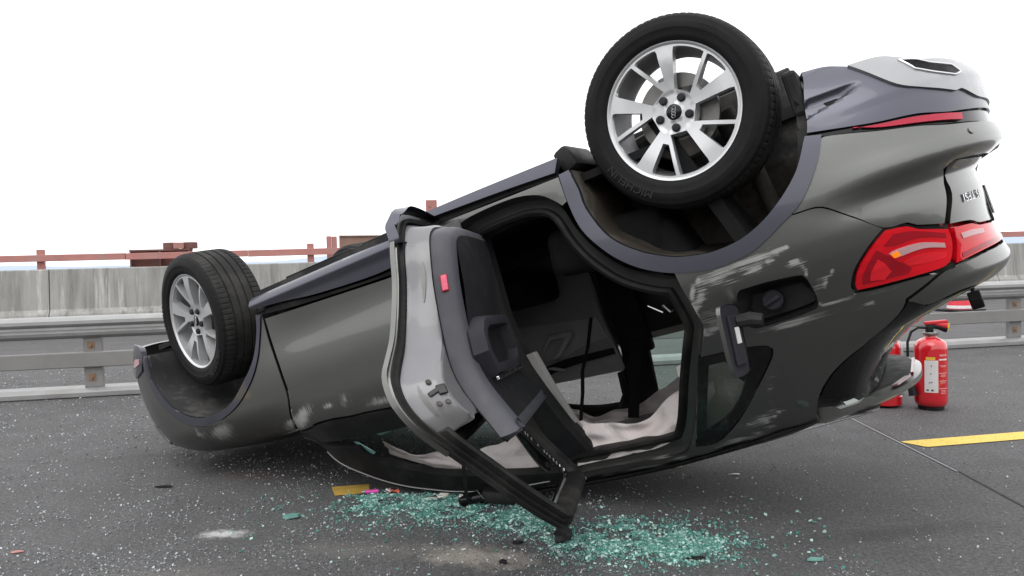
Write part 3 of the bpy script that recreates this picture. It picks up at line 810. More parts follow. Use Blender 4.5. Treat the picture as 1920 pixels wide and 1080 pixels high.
# number plate in its recess at the middle of the tailgate
mb = MB(); mb.box((3.522, 0, .905), (.016, .60, .16), bev=.005); mb.build('plate_recess', M['gloss_black'], tg)
mb = MB(); mb.box((3.538, 0, .905), (.006, .52, .11), bev=.002); mb.build('number_plate', M['white_label'], tg)
mb = MB(); mb.tube([(3.40, .16, 1.17), (3.39, .185, 1.21), (3.385, .2, 1.24)], .008, 6); mb.box((3.387, .2, 1.255), (.045, .06, .045), Matrix.Rotation(.6, 3, 'X'), bev=.006); mb.build('rear_wiper_pivot', M['black_plastic'], tg, False)
hs = panel('rear_window_side_panel', O['hatch_side'], M['gloss_black'], lift=-.004, flange=.02, step=.03)
panel('rear_window', [(3.25, 1.178), (3.40, 1.172), (3.55, 1.172), (3.8, 1.175), (4.05, 1.178), (4.05, 1.46), (3.6, 1.46), (3.12, 1.46), (3.05, 1.435), (3.165, 1.395), (3.252, 1.30)], M['rear_glass'], lift=-.006, flange=.02, step=.04)
for nm, lp, mt in (('tailgate_half', O['tailgate_low'], 'paint'), ('tailgate_spoiler_lip', O['tailgate_up'], 'paint')):
    panel(nm, lp, M[mt], parent=tg, mirror=True, step=.05)
panel('rear_window', [(3.25, 1.178), (3.55, 1.172), (4.05, 1.178), (4.05, 1.46), (3.6, 1.46), (3.05, 1.435), (3.252, 1.30)], M['rear_glass'], lift=-.006, flange=.02, step=.06, mirror=True)
panel('rear_bumper', O['bumper'], M['paint'], mirror=True, step=.05)
panel('bumper_valance', O['valance'], M['trim_grey'], parent=bump_o, mirror=True, flange=.03, step=.05)
panel('reflector_strip', O['refl_strip'], M['gloss_black'], parent=bump_o, mirror=True, lift=-.012, flange=0, step=.05)
panel('skid_plate', O['skid'], M['silver'], parent=bump_o, mirror=True, lift=.012, flange=.03, step=.05)
panel('tail_light', O['lamp_outer'], M['lamp_red'], mirror=True, lift=.004, flange=.02, step=.04)
panel('tail_light', O['lamp_inner'], M['lamp_red'], mirror=True, lift=.004, flange=.02, step=.04)

# roof spoiler: a wing behind the tailgate glass, seen from below here
def spoiler():
    vs = []; fs = []; n = 25
    for i in range(n):
        t = -1 + 2 * i / (n - 1); y = .56 * t
        e = abs(t) ** 2.6
        x1 = 3.115 - .27 * e; x0 = 2.72
        prof = [(x0, 1.545 - .05 * e), (x0 + .06, 1.560 - .05 * e), (x1 - .05, 1.532 - .035 * e), (x1, 1.512 - .025 * e), (x1 + .004, 1.490 - .02 * e), (x1 - .022, 1.474 - .02 * e), (x1 - .09, 1.466 - .02 * e), (x0 + .03, 1.45 - .03 * e)]
        vs += [crush(Vector((a, y, b))) for a, b in prof]
    m = 8; ms = []
    for i in range(n - 1):
        for k in range(m):
            fs.append((i * m + k, i * m + (k + 1) % m, (i + 1) * m + (k + 1) % m, (i + 1) * m + k)); ms.append(0 if k in (0, 1, 2, 3, 4) else 1)
    fs.append(tuple(range(m))); fs.append(tuple((n - 1) * m + k for k in range(m))[::-1]); ms += [0, 0]
    return mesh_obj('roof_spoiler', vs, fs, None, car, sharp=40, mats=[M['paint'], M['black_plastic']], mid=ms)
sp = spoiler()
mb = MB(); mb.box((3.09, 0, 1.474), (.012, .34, .010), bev=.003)
mb.build('high_brake_light', M['lamp_deep'], sp)
mb = MB(); mb.box((3.055, .30, 1.468), (.028, .13, .006), Matrix.Rotation(.35, 3, 'Z'), bev=.002); mb.build('spoiler_reflector', M['lamp_clear'], sp)

# ------------------------------------------------------------------ fuel filler and its open flap
fl = resample(O['fuel_hole'], .02)
fz = ring_loft('fuel_filler_recess', fl, [(0, .002), (.006, .02), (.014, .07), (.03, .085)], M['black_plastic'])
f0 = flat_fn(.80)
panel('recess_floor', inset(fl, .02), M['black_plastic'], parent=fz, fn=f0[0], nf=f0[1], flange=0, raw=True)
mb = MB(); mb.lathe([(.0, .045), (.03, .045), (.036, .04), (.036, .0)], 24, 'Y', c=(2.80, .80, 1.0)); mb.box((2.80, .85, 1.0), (.062, .016, .014), Matrix.Rotation(.3, 3, 'Y'), bev=.004)
mb.build('fuel_cap', M['interior_mid'], fz, True)
# flap: hinged at the recess's front edge, swung out towards the viewer
flap = empty('fuel_flap', parent=car)
fp0 = inset(fl, .004); cxm = sum(p[0] for p in fp0) / len(fp0); czm = sum(p[1] for p in fp0) / len(fp0)
fp = [(p[0] - cxm, p[1] - czm) for p in fp0]
fa_ = Vector((-.10, .06, .95)).normalized(); fb_ = Vector((-.24, .97, .0)); fb_ = (fb_ - fa_ * fb_.dot(fa_)).normalized(); fn_ = fa_.cross(fb_)
if fn_.x > 0: fn_ = -fn_
flap.matrix_local = Matrix(((fa_.x, fn_.x, fb_.x, 2.660), (fa_.y, fn_.y, fb_.y, .965), (fa_.z, fn_.z, fb_.z, 1.085), (0, 0, 0, 1)))
def ffn(off): return lambda u, z, lift=0.0: Vector((u, off + .05 * (z * z - .003) + lift, z))
panel('flap_skin', fp, M['paint'], parent=flap, fn=ffn(.008), nf=lambda u, z: Vector((0, 1, 0)), flange=.016, raw=True, gap=0)
panel('flap_back', inset(fp, .002), M['interior_mid'], parent=flap, fn=ffn(-.006), nf=lambda u, z: Vector((0, -1, 0)), flange=.0, raw=True, gap=0)
mb = MB(); mb.box((.0, -.012, .0), (.17, .012, .07), bev=.004); mb.build('flap_stiffener', M['interior_mid'], flap)
mb = MB(); mb.box((-.015, -.0205, .0), (.055, .003, .028)); mb.build('fuel_sticker', M['white_label'], flap)
mb = MB(); mb.tube([(-.06, -.01, -.02), (-.06, -.05, -.05), (-.05, -.09, -.06)], [.022, .026, .022], 10); mb.build('flap_hinge', M['black_plastic'], flap, True)

# ------------------------------------------------------------------ rear quarter window
qw = panel('quarter_window_frame', O['qglass_frame'], M['gloss_black'], holes=(O['qglass'],), lift=-.003, flange=.02, step=.02)
panel('quarter_window', O['qglass'], M['tint_glass'], parent=qw, lift=-.006, flange=.0, gap=-.004)
# ------------------------------------------------------------------ wheels
M['tyre_letter'] = simple('tyre_lettering_rubber', (.032, .031, .030), .6)
def text_mesh(body, size=1.0, depth=.0):
    cu = bpy.data.curves.new('lettering', 'FONT'); cu.body = body; cu.size = size; cu.extrude = depth
    cu.align_x = 'CENTER'; cu.align_y = 'CENTER'
    ob = bpy.data.objects.new('lettering', cu); COL.objects.link(ob)
    dg = bpy.context.evaluated_depsgraph_get(); dg.update()
    me = ob.evaluated_get(dg).to_mesh()
    vs = [v.co.copy() for v in me.vertices]; fs = [tuple(p.vertices) for p in me.polygons]
    ob.evaluated_get(dg).to_mesh_clear()
    bpy.data.objects.remove(ob); bpy.data.curves.remove(cu)
    return vs, fs

def tyre_mesh(parent, rear):
    R = .352
    # profile from the outer bead over the tread to the inner bead: (radius, y, kind)  kind 1 = shoulder block zone
    pr = [(.238, -.012, 0), (.246, -.003, 0), (.252, .004, 0), (.262, .011, 0), (.266, .0125, 0), (.272, .0135, 0), (.290, .016, 0), (.293, .0175, 0), (.312, .0165, 0), (.315, .0148, 0), (.328, .0095, 0), (.333, .0075, 0),
          (.336, .004, 2), (.343, -.006, 2), (.3475, -.016, 1), (.3495, -.028, 1), (.3505, -.044, 1), (.3505, -.050, 0), (.344, -.0512, 0), (.344, -.0588, 0),
          (.351, -.060, 3), (.3518, -.078, 3), (.3518, -.090, 0), (.345, -.0915, 0), (.345, -.1, 0), (.352, -.1015, 3), (.352, -.125, 3), (.352, -.1345, 0), (.345, -.136, 0), (.345, -.1445, 0),
          (.3518, -.146, 3), (.351, -.165, 3), (.351, -.176, 0), (.344, -.1775, 0), (.344, -.185, 0), (.3505, -.1862, 1), (.3495, -.206, 1), (.346, -.220, 1), (.338, -.232, 2), (.33, -.240, 0), (.30, -.248, 0), (.27, -.244, 0), (.245, -.232, 0)]
    n = 400; m = len(pr); vs = []; fs = []; mi = []
    for k in range(n):
        q = 2 * math.pi * k / n
        for r, y, kd in pr:
            rr = r
            if kd == 1 and k % 5 == 0: rr -= .0034
            elif kd == 2 and k % 5 == 0: rr -= .0014
            sh = (.008 * math.sin((y + .118) * 9)) if kd == 3 else 0
            vs.append((rr * math.cos(q + sh), y, rr * math.sin(q + sh)))
    for k in range(n):
        k2 = (k + 1) % n
        for i in range(m - 1):
            fs.append((k * m + i, k * m + i + 1, k2 * m + i + 1, k2 * m + i))
            mi.append(1 if 13 <= i <= 36 else 0)
    o = mesh_obj('tyre', vs, fs, None, parent, mats=[M['tyre'], M['tyre_tread']], mid=mi, sharp=28)
    return o
def sidewall_text(body, ang, parent, size=.040, rad=.303, y0=.0172):
    vs, fs = text_mesh(body, size, .0012)
    out = []
    for v in vs:
        r = rad + v.y
        a = ang - (-1) * v.x * 1.12 / rad       # seen from outside, reading clockwise, letter tops outwards
        out.append((r * math.cos(a), y0 + v.z, r * math.sin(a)))
    return mesh_obj('sidewall_lettering', out, fs, M['tyre_letter'], parent, smooth=False)

def rim_mesh(parent, a0):
    """five broad spokes with a thin spoke between each pair"""
    Ro = .2475
    def yprof(r, th):
        d = min(abs((th - math.radians(a0) - k * 2 * math.pi / 5 + math.pi) % (2 * math.pi) - math.pi) for k in range(5))
        y = -.005 - .016 * (1 - sm(.06, .20, r))
        if r < .078: y -= .003 * sm(.030, .036, r) * (1 - sm(.068, .078, r))
        return y
    def fn(u, z, lift=0.0):
        r = math.hypot(u, z); th = math.atan2(z, u)
        return Vector((u, yprof(r, th) + lift, z))
    def nf(u, z):
        e = .002
        a = fn(u + e, z) - fn(u - e, z); b = fn(u, z + e) - fn(u, z - e)
        return b.cross(a).normalized()
    outer = [(Ro * math.cos(2 * math.pi * i / 120), Ro * math.sin(2 * math.pi * i / 120)) for i in range(120)]
    holes = []
    for k in range(5):
        ab = math.radians(a0 + 72 * k)
        for s in (0, 1):
            at = math.radians(a0 + 72 * k + (39 if s == 0 else 39 - 72))
            # hole between broad spoke at ab and thin spoke at at
            sg = 1 if s == 0 else -1
            def side_b(r): return ab + sg * math.asin((.0135 + .0155 * min(max((r - .08) / .13, 0), 1) + .005 * sm(.214, .231, r)) / r)
            q0 = Vector((.088 * math.cos(at + math.radians(17)), .088 * math.sin(at + math.radians(17)))); q1 = Vector((.231 * math.cos(at), .231 * math.sin(at)))
            def centre(r):                       # angle at which the straight thin spoke crosses radius r
                d = q1 - q0; a_, b_, c_ = d.dot(d), 2 * q0.dot(d), q0.dot(q0) - r * r
                t = (-b_ + math.sqrt(max(b_ * b_ - 4 * a_ * c_, 0))) / (2 * a_); p_ = q0 + d * t
                return at + ((math.atan2(p_.y, p_.x) - at + math.pi) % (2 * math.pi) - math.pi)
            def side_t(r): return centre(r) - sg * math.asin(.0072 / r)
            ri = .083 if s == 0 else .118
            rr = [ri + (.229 - ri) * i / 9 for i in range(10)]
            pts = [(r * math.cos(side_b(r)), r * math.sin(side_b(r))) for r in rr]
            t0, t1 = side_b(.229), side_t(.229)
            pts += [(.231 * math.cos(t0 + (t1 - t0) * i / 7), .231 * math.sin(t0 + (t1 - t0) * i / 7)) for i in range(1, 7)]
            pts += [(r * math.cos(side_t(r)), r * math.sin(side_t(r))) for r in rr[::-1]]
            holes.append(pts)
    o = panel('rim', outer, M['alloy'], parent=parent, holes=holes, fn=fn, nf=nf, step=.013, flange=.042, gap=0, raw=True)
    mb = MB()
    mb.lathe([(.2475, .0), (.2485, .0015), (.2475, .003), (.243, .002), (.240, -.003), (.236, -.006)], 96, 'Y')
    mb.build('rim_lip', M['alloy'], parent, True, 50)
    mb = MB()
    mb.lathe([(.238, -.008), (.232, -.02), (.226, -.05), (.215, -.09), (.212, -.15), (.222, -.205), (.236, -.225), (.242, -.228)], 96, 'Y')
    mb.build('rim_barrel', M['alloy_dark'], parent, True, 60)
    return o
def make_wheel(name, a0, rear):
    w = empty(name, parent=car)
    tyre_mesh(w, rear)
    for a in ((141, ) if rear else (60,)):
        sidewall_text('MICHELIN', math.radians(a), w)
    sidewall_text('235/50 R19 ', math.radians(-40 if rear else 200), w, .022, .306)
    rim_mesh(w, a0)
    for k in range(5):
        a = math.radians(a0 + 36 + 72 * k)
        mb = MB(); c = (.057 * math.cos(a), -.022, .057 * math.sin(a))
        mb.lathe([(.0, .012), (.010, .0115), (.0145, .008), (.016, 0.001), (.016, -.008)], 12, 'Y', c=c)
        mb.build('wheel_bolt', M['interior_mid'], w, True)
    mb = MB(); mb.lathe([(.0, .001), (.024, .0), (.029, -.003), (.030, -.010)], 32, 'Y', c=(0, -.018, 0)); cap = mb.build('centre_cap', M['gloss_black'], w, True)
    mb = MB()
    ca = math.radians(a0 + 10)
    for j in range(4):
        d = (j - 1.5) * .0098
        ring = [(d * math.cos(ca) + .0066 * math.cos(q), -.0166, d * math.sin(ca) + .0066 * math.sin(q)) for q in [2 * math.pi * i / 20 for i in range(21)]]
        mb.tube(ring, .0013, 5, cap=False)
    mb.build('ring_emblem', M['chrome'], w, True)
    # brake behind the spokes
    mb = MB(); mb.lathe([(.055, -.062), (.085, -.062), (.087, -.086), (.150, -.086), (.150, -.108), (.06, -.108)], 64, 'Y'); mb.build('brake_disc', M['steel'], w, True, 30)
    mb = MB(); mb.lathe([(.0, -.045), (.05, -.045), (.056, -.06), (.085, -.064)], 32, 'Y'); mb.build('hub', M['cast'], w, True, 30)
    mb = MB()
    for i in range(7):
        pass
    arc = [math.radians(a0 + 150 + 9 * i) for i in range(8)]
    vs = []; fs = []
    for a in arc:
        for r, y in ((.10, -.066), (.165, -.066), (.172, -.080), (.172, -.135), (.10, -.135)):
            vs.append((r * math.cos(a), y, r * math.sin(a)))
    for i in range(7):
        for k in range(5): fs.append((i * 5 + k, i * 5 + (k + 1) % 5, (i + 1) * 5 + (k + 1) % 5, (i + 1) * 5 + k))
    fs += [(0, 1, 2, 3, 4), (39, 38, 37, 36, 35)]
    mb.add(vs, fs); mb.build('brake_caliper', M['cast'], w)
    mb = MB(); vs_ = []
    mb.tube([(.10 * math.cos(math.radians(a0 + 20)), -.115, .10 * math.sin(math.radians(a0 + 20))), (.03, -.125, .02), (-.05, -.13, -.06)], [.05, .07, .045], 14)
    mb.build('wheel_carrier', M['cast'], w, True)
    return w
def copy_tree(o, parent):
    c = o.copy(); COL.objects.link(c); c.parent = parent
    for ch in list(o.children):
        if ch is not c: copy_tree(ch, c)
    return c
wr = make_wheel('wheel', -79, True)
wr.location = (2.68, .81, .25)
wf = make_wheel('wheel', -76, False)
wf.location = (0, .81, .25); wf.rotation_euler = (0, 0, .289)
for src, x, st in ((wr, 2.68, 0.0), (wf, 0.0, .289)):
    c = copy_tree(src, car); c.location = (x, -.81, .25); c.rotation_euler = (0, 0, math.pi + st)

# ------------------------------------------------------------------ wheel arch liners
def liner(name, path, depth, mat, y_in, shrink=.02, mirror=False):
    pth = resample(path, .03, closed=False)
    cx = sum(p[0] for p in pth) / len(pth); cz = min(p[1] for p in pth) + .05
    cols = 9; vs = []; fs = []; n = len(pth)
    for j in range(cols):
        t = j / (cols - 1)
        for i, (u, z) in enumerate(pth):
            q = SP(u, z, -.008, dent=False)
            rib = .006 * math.sin(i * .9) * (1 if 0 < j < cols - 1 else 0)
            k = -.012 * math.sin(t * math.pi) - rib
            d = Vector((q.x - cx, 0, q.z - cz)).normalized()
            p = Vector((q.x, 0, q.z)) - d * (k + shrink * t)
            p.y = q.y + (y_in - q.y) * t
            vs.append(p)
    for j in range(cols - 1):
        for i in range(n - 1): fs.append((j * n + i, j * n + i + 1, (j + 1) * n + i + 1, (j + 1) * n + i))
    b = len(vs)
    vs.append(Vector((cx, y_in + .02, cz + .18)))
    for i in range(n - 1): fs.append(((cols - 1) * n + i, (cols - 1) * n + i + 1, b))
    if mirror: vs = [Vector((v.x, -v.y, v.z)) for v in vs]
    return mesh_obj(name, vs, fs, mat, car, sharp=50)
nr = 13
lr = liner('wheel_arch_liner', O['arch_trim_rear'][:nr], 9, M['liner_mud'], .42)
lf = liner('wheel_arch_liner', O['arch_trim_front'][:12] , 9, M['liner'], .40)
liner('wheel_arch_liner', O['arch_trim_rear'][:nr], 9, M['liner_mud'], .42, mirror=True)
liner('wheel_arch_liner', O['arch_trim_front'][:12], 9, M['liner'], .40, mirror=True)
# strut and flap inside the rear arch, clips on the liner
mb = MB(); mb.tube([(2.82, .55, .30), (2.86, .52, .72)], [.035, .03], 12); mb.tube([(2.80, .56, .28), (2.835, .535, .50)], [.045, .045], 14); mb.build('damper', M['cast'], car, True)
mb = MB(); mb.box((2.235, .70, .255), (.07, .26, .10), Matrix.Rotation(.35, 3, 'Y'), bev=.02); mb.build('air_deflector', M['black_plastic'], car, True)
mb = MB(); mb.box((3.085, .70, .36), (.05, .22, .16), bev=.015); mb.build('arch_closing_piece', M['black_plastic'], car)
for x0, x1, y in ((2.26, 3.06, .41), (2.26, 3.06, -.41), (-.34, .48, .39), (-.34, .48, -.39)):
    mb = MB(); mb.box(((x0 + x1) / 2, y, .40), (x1 - x0, .02, .42), bev=.008); mb.build('arch_inner_wall', M['liner'], car)

# ------------------------------------------------------------------ the open rear door
XH, YH, DTH = 1.60, .87, math.radians(73)
door = panel('rear_door', [(1.605, .285), (1.80, .275), (1.95, .272), (2.06, .285), (2.125, .345), (2.165, .40), (2.19, .449), (2.207, .50), (2.228, .556), (2.274, .634), (2.35, .722), (2.438, .785), (2.50, .83), (2.532, .90), (2.543, .97), (2.535, 1.03), (2.49, 1.105), (2.475, 1.125), (2.1, 1.11), (1.61, 1.085)], M['paint'], lift=0.0, flange=.018, step=.035)
door.matrix_local = Matrix.Translation((XH, YH, 0)) @ Matrix.Rotation(DTH, 4, 'Z') @ Matrix.Translation((-XH, -YH, 0))
def DS(u, z): return Vector((u, W(u, z), z))
dl = resample([(1.61, .30), (1.80, .290), (1.95, .288), (2.05, .30), (2.115, .355), (2.155, .41), (2.18, .455), (2.197, .505), (2.218, .56), (2.264, .64), (2.338, .727), (2.425, .79), (2.487, .84), (2.518, .905), (2.525, .97), (2.515, 1.03), (2.472, 1.10), (2.45, 1.12), (2.1, 1.11), (1.61, 1.085)], .025)
ring_loft('door_edge_seal', dl, [(0, .012), (.003, .020), (.020, .022), (.022, .036), (.036, .034), (.038, .018), (.046, .02), (.050, .040)], None, door, fn=DS, mats=[M['paint'], M['rubber']], mid=[0, 0, 1, 1, 1, 1, 0])
ring_loft('inner_door_shell', dl, [(.046, .030), (.052, .046), (.060, .060), (.070, .09), (.078, .125), (.086, .143), (.10, .149)], M['primer'], door, fn=DS)
tl = resample([(1.70, .40), (2.04, .395), (2.13, .408), (2.185, .45), (2.225, .56), (2.25, .70), (2.275, .82), (2.305, .95), (2.34, 1.05), (2.375, 1.125), (2.355, 1.14), (1.70, 1.118)], .025)
panel('inner_door_plate', inset(dl, .097), M['primer'], parent=door, fn=lambda u, z, lift=0.0: DS(u, z) - Vector((0, .1485, 0)), nf=lambda u, z: Vector((0, -1, 0)), flange=0, raw=True, gap=0, step=.05)
ring_loft('trim_gap', tl, [(-.008, .1495), (.0, .151), (.004, .153)], M['rubber'], door, fn=DS)
ring_loft('trim_panel_edge', tl, [(.0, .1500), (.002, .178), (.010, .204), (.024, .218), (.05, .225)], M['interior_grey'], door, fn=DS)
pf = (lambda u, z, lift=0.0: Vector((u, DS(u, z).y - .225 - .012 * math.exp(-((z - .62) / .10) ** 2) + lift, z)))
panel('trim_panel', inset(tl, .05), M['interior'], parent=door, fn=pf, nf=lambda u, z: Vector((0, -1, 0)), flange=0, raw=True, gap=0, step=.04)
# rebates pressed into the light grey shell
def shell_patch(name, pts, mat, dep=.0):
    return panel(name, pts, mat, parent=door, fn=lambda u, z, lift=0.0: Vector((u, 0, z)), flange=0, gap=0)
# latch and bolts sit on the trailing face: place them on the shell ring
def ring_pt(frac_z, dep, ins):
    l = inset(dl, ins)
    best = min((i for i in range(len(l)) if l[i][0] > 2.1 and dl[i][1] < 1.10), key=lambda i: abs(dl[i][1] - frac_z))
    return DS(*l[best]) - Vector((0, dep, 0)), best
p, bi = ring_pt(.895, .118, .0745)
p0, _ = ring_pt(.80, .118, .0745); p1, _ = ring_pt(.99, .118, .0745)
tz = (p1 - p0).normalized(); q2, _ = ring_pt(.895, .095, .0695)
ty = (q2 - p).normalized(); tn = ty.cross(tz).normalized()
if tn.x < 0: tn = -tn
rotm = Matrix((ty, tz, tn)).transposed()
mb = MB(); mb.box(p + tn * .002, (.055, .016, .006), rotm @ Matrix.Rotation(.35, 3, 'Z'), bev=.003); mb.box(p - ty * .02 + tn * .002, (.03, .035, .006), rotm, bev=.004); mb.build('door_latch', M['gloss_black'], door)
for (dy, dz_) in ((.008, -.035), (.008, .045), (-.020, .045)):
    mb = MB(); c = p + ty * dy + tz * dz_ + tn * .001
    vs = []
    mb.lathe([(.0, .005), (.006, .005), (.009, .003), (.009, -.003)], 12, 'Z')
    mb.v = [tuple(rotm @ Vector(v) + c) for v in mb.v]
    mb.build('latch_bolt', M['cast'], door)
# pressed slots in the shell (dark grey dents)
def strip_on_ring(name, z0, z1, dep, ins, w, mat, k=14):
    mb = MB(); vs = []; fs = []
    for i in range(k):
        t = i / (k - 1); z = z0 + (z1 - z0) * t
        l = inset(dl, ins)
        idx = sorted((j for j in range(len(l)) if dl[j][0] > 2.0 and dl[j][1] < 1.10), key=lambda j: dl[j][1])
        zz = [dl[j][1] for j in idx]
        x = float(np.interp(z, zz, [l[j][0] for j in idx])); zc = float(np.interp(z, zz, [l[j][1] for j in idx]))
        y = DS(x, zc).y - dep
        ww = w * math.sin(math.pi * min(max(t, .02), .98)) ** .6
        vs += [(x + .0035, y + ww, zc), (x + .0035, y - ww, zc)]
    for i in range(k - 1): fs.append((2 * i, 2 * i + 1, 2 * i + 3, 2 * i + 2))
    mb.add(vs, fs); return mb.build(name, mat, door)
strip_on_ring('pressed_slot', .47, .60, .085, .0675, .008, M['galv_dull'])
strip_on_ring('pressed_slot', .86, 1.02, .075, .0655, .009, M['galv_dull'])
# red door reflector on the trim edge
mb = MB()
def trim_pt(z, dep, ins):
    l = inset(tl, ins)
    idx = sorted((j for j in range(len(l)) if tl[j][0] > 2.18 and tl[j][1] < 1.10), key=lambda j: tl[j][1])
    zz = [tl[j][1] for j in idx]
    x = float(np.interp(z, zz, [l[j][0] for j in idx])); zc = float(np.interp(z, zz, [l[j][1] for j in idx]))
    return Vector((x, DS(x, zc).y - dep, zc))
c = trim_pt(.60, .186, .004); d1 = (trim_pt(.64, .186, .004) - trim_pt(.57, .186, .004)).normalized(); d2 = (trim_pt(.60, .204, .010) - trim_pt(.60, .178, .002)).normalized()
nn = d1.cross(d2).normalized()
if nn.x < 0: nn = -nn
rm = Matrix((d2, d1, nn)).transposed()
mb.box(c + nn * .004, (.020, .052, .008), rm, bev=.003); mb.build('door_reflector', M['reflector_pink'], door)
mb = MB(); mb.box(c + nn * .002, (.025, .058, .007), rm, bev=.003); mb.build('reflector_surround', M['lamp_deep'], door)
# armrest with the pull pocket and bright strip
def arm():
    out = [(1.80, .74), (2.15, .735), (2.235, .78), (2.26, .86), (2.20, .955), (1.86, .965), (1.75, .90)]
    o = resample(out, .03)
    fn = lambda u, z: Vector((u, .695, z))
    a = ring_loft('armrest', o, [(0, 0), (.006, .03), (.016, .05), (.03, .055), (.045, .053), (.050, .03), (.056, .005)], None, door, fn=fn, mats=[M['interior_mid'], M['interior_mid']], mid=[0, 0, 0, 0, 1, 1])
    return a
ar = arm()
mb = MB(); mb.box((2.02, .648, .955), (.42, .012, .014), bev=.003); mb.build('armrest_strip', M['chrome'], door)
mb = MB(); mb.box((2.18, .690, .84), (.10, .05, .10), bev=.012); mb.box((1.95, .70, .85), (.3, .02, .12), bev=.01); mb.build('pull_handle', M['interior_mid'], door)
mb = MB(); mb.box((2.10, .675, 1.02), (.012, .02, .055), Matrix.Rotation(.5, 3, 'Y'), bev=.003); mb.build('inner_release_lever', M['chrome'], door)
mb = MB(); mb.box((2.12, .685, 1.02), (.10, .012, .075), bev=.005); mb.build('release_recess', M['gloss_black'], door)
# window frame
def sweep(name, path, prof, mat, parent, yfn, mats=None, mid=None):
    """path in (X,Z); prof = (across, depth): across measured to the inside of the window"""
    p = resample(path, .025, closed=False); n = len(p); m = len(prof); vs = []; fs = []; ms = []
    for i in range(n):
        a = Vector(p[max(i - 1, 0)]); b = Vector(p[min(i + 1, n - 1)])
        t = (b - a).normalized(); nrm = Vector((t.y, -t.x))
        for w, d in prof:
            x, z = p[i][0] + nrm.x * w, p[i][1] + nrm.y * w
            vs.append((x, yfn(x, z) - d, z))
    for i in range(n - 1):
        for k in range(m):
            fs.append((i * m + k, i * m + (k + 1) % m, (i + 1) * m + (k + 1) % m, (i + 1) * m + k)); ms.append(mid[k] if mid else 0)
    fs.append(tuple(range(m))); fs.append(tuple((n - 1) * m + k for k in range(m))[::-1]); ms += [0, 0]
    return mesh_obj(name, vs, fs, mat, parent, sharp=35, mats=mats, mid=ms if mats else None)
frame_path = [(1.625, 1.07), (1.625, 1.2), (1.64, 1.40), (1.665, 1.462), (1.72, 1.482), (1.87, 1.486), (2.04, 1.490), (2.175, 1.492), (2.245, 1.474), (2.305, 1.385), (2.40, 1.215), (2.468, 1.105), (2.488, 1.06)]
fprof = [(0, 0), (.004, .016), (.016, .018), (.018, .034), (.030, .036), (.032, .060), (.044, .068), (.058, .066), (.072, .052), (.076, .020), (.066, .004), (.03, -.004)]
sweep('window_frame', frame_path, fprof, M['rubber'], door, lambda x, z: W(x, z))
gprof = [(.060, .012), (.080, .012), (.082, .020), (.082, .030), (.060, .030)]
sweep('window_seal', frame_path[1:-1], gprof, M['gloss_black'], door, lambda x, z: W(x, z))
mb = MB()
for i in range(26):
    z = 1.06 + i * .015 + random.uniform(-.004, .004)
    x = 1.712 + (z - 1.06) * .03
    if random.random() < .7: mb.box((x, W(1.7, z) - .028, z), (.004 + random.random() * .005, .004, .008 + random.random() * .006), Matrix.Rotation(random.random(), 3, 'Y'))
mb.build('glass_remnant', M['crumb'], door)
# painted cladding along the door's lower edge
cl_fn = lambda u, z, lift=0.0: Vector((u, W(u, max(z, .30)) + .002 + .014 * math.exp(-((z - .335) / .03) ** 2) - .012 * (1 - sm(.262, .29, z)), z))
def cl_nf(u, z):
    e = .004; a = cl_fn(u + e, z) - cl_fn(u - e, z); b = cl_fn(u, z + e) - cl_fn(u, z - e); return b.cross(a).normalized()
panel('sill_trim', [(1.61, .268), (1.95, .262), (2.05, .272), (2.105, .31), (2.145, .36), (2.165, .41), (2.1, .405), (1.61, .40)], M['trim_grey'], parent=door, fn=cl_fn, nf=cl_nf, flange=.04, step=.02, gap=0)
# strap dangling from the door's trailing corner
# ------------------------------------------------------------------ badge lettering on the tailgate
def badge(body, u0, z0, size, parent):
    vs, fs = text_mesh(body, size, .0015)
    out = []
    for v in vs:
        out.append(SP(u0 - v.x * 1.15, z0 + v.y, .003 + v.z, dent=False))
    return mesh_obj('badge_lettering', out, fs, M['chrome'], parent, smooth=False)
badge('35 TFSI', 3.585, .868, .040, tg)

# ------------------------------------------------------------------ far (left) side, seen from inside through the opening
side_all = [(.55, .30), (2.20, .30), (2.215, .45), (2.27, .62), (2.40, .75), (2.56, .82), (2.70, .84), (2.85, .81), (3.0, .72), (3.10, .55), (3.2, .56), (3.42, .62), (3.44, .75), (3.42, 1.07), (3.20, 1.13), (3.07, 1.245), (2.80, 1.40), (2.77, 1.48), (2.31, 1.53), (1.75, 1.535), (1.40, 1.50), (1.02, 1.41), (.75, 1.25), (.50, .98), (.52, .94), (.58, .80), (.56, .50)]
hole_f = [(.66, 1.06), (1.56, 1.10), (1.57, 1.41), (1.35, 1.385), (1.10, 1.315), (.92, 1.22)]
hole_r = [(1.70, 1.10), (2.42, 1.12), (2.36, 1.24), (2.22, 1.42), (1.80, 1.435), (1.70, 1.42)]
left = panel('left_body_side', side_all, M['paint'], holes=(hole_f, hole_r, O['qglass_frame']), mirror=True, step=.06, flange=.03)
panel('left_rear_window', hole_r, M['green_glass'], mirror=True, step=.08, flange=0, lift=-.01, gap=-.006)
panel('left_quarter_window', O['qglass_frame'], M['tint_glass'], mirror=True, step=.08, flange=0, lift=-.01, gap=-.006)
panel('front_fender', O['fender'], M['paint'], mirror=True, step=.05)
panel('wheel_arch_trim', O['arch_trim_front'], M['trim_grey'], mirror=True, lift=.006, flange=.03, step=.05)
panel('wheel_arch_trim', O['arch_trim_rear'], M['trim_grey'], mirror=True, lift=.008, flange=.03, step=.05)
panel('sill_trim', [(.5, .24), (2.23, .24), (2.215, .31), (.5, .31)], M['trim_grey'], mirror=True, lift=.01, flange=.03, step=.06)
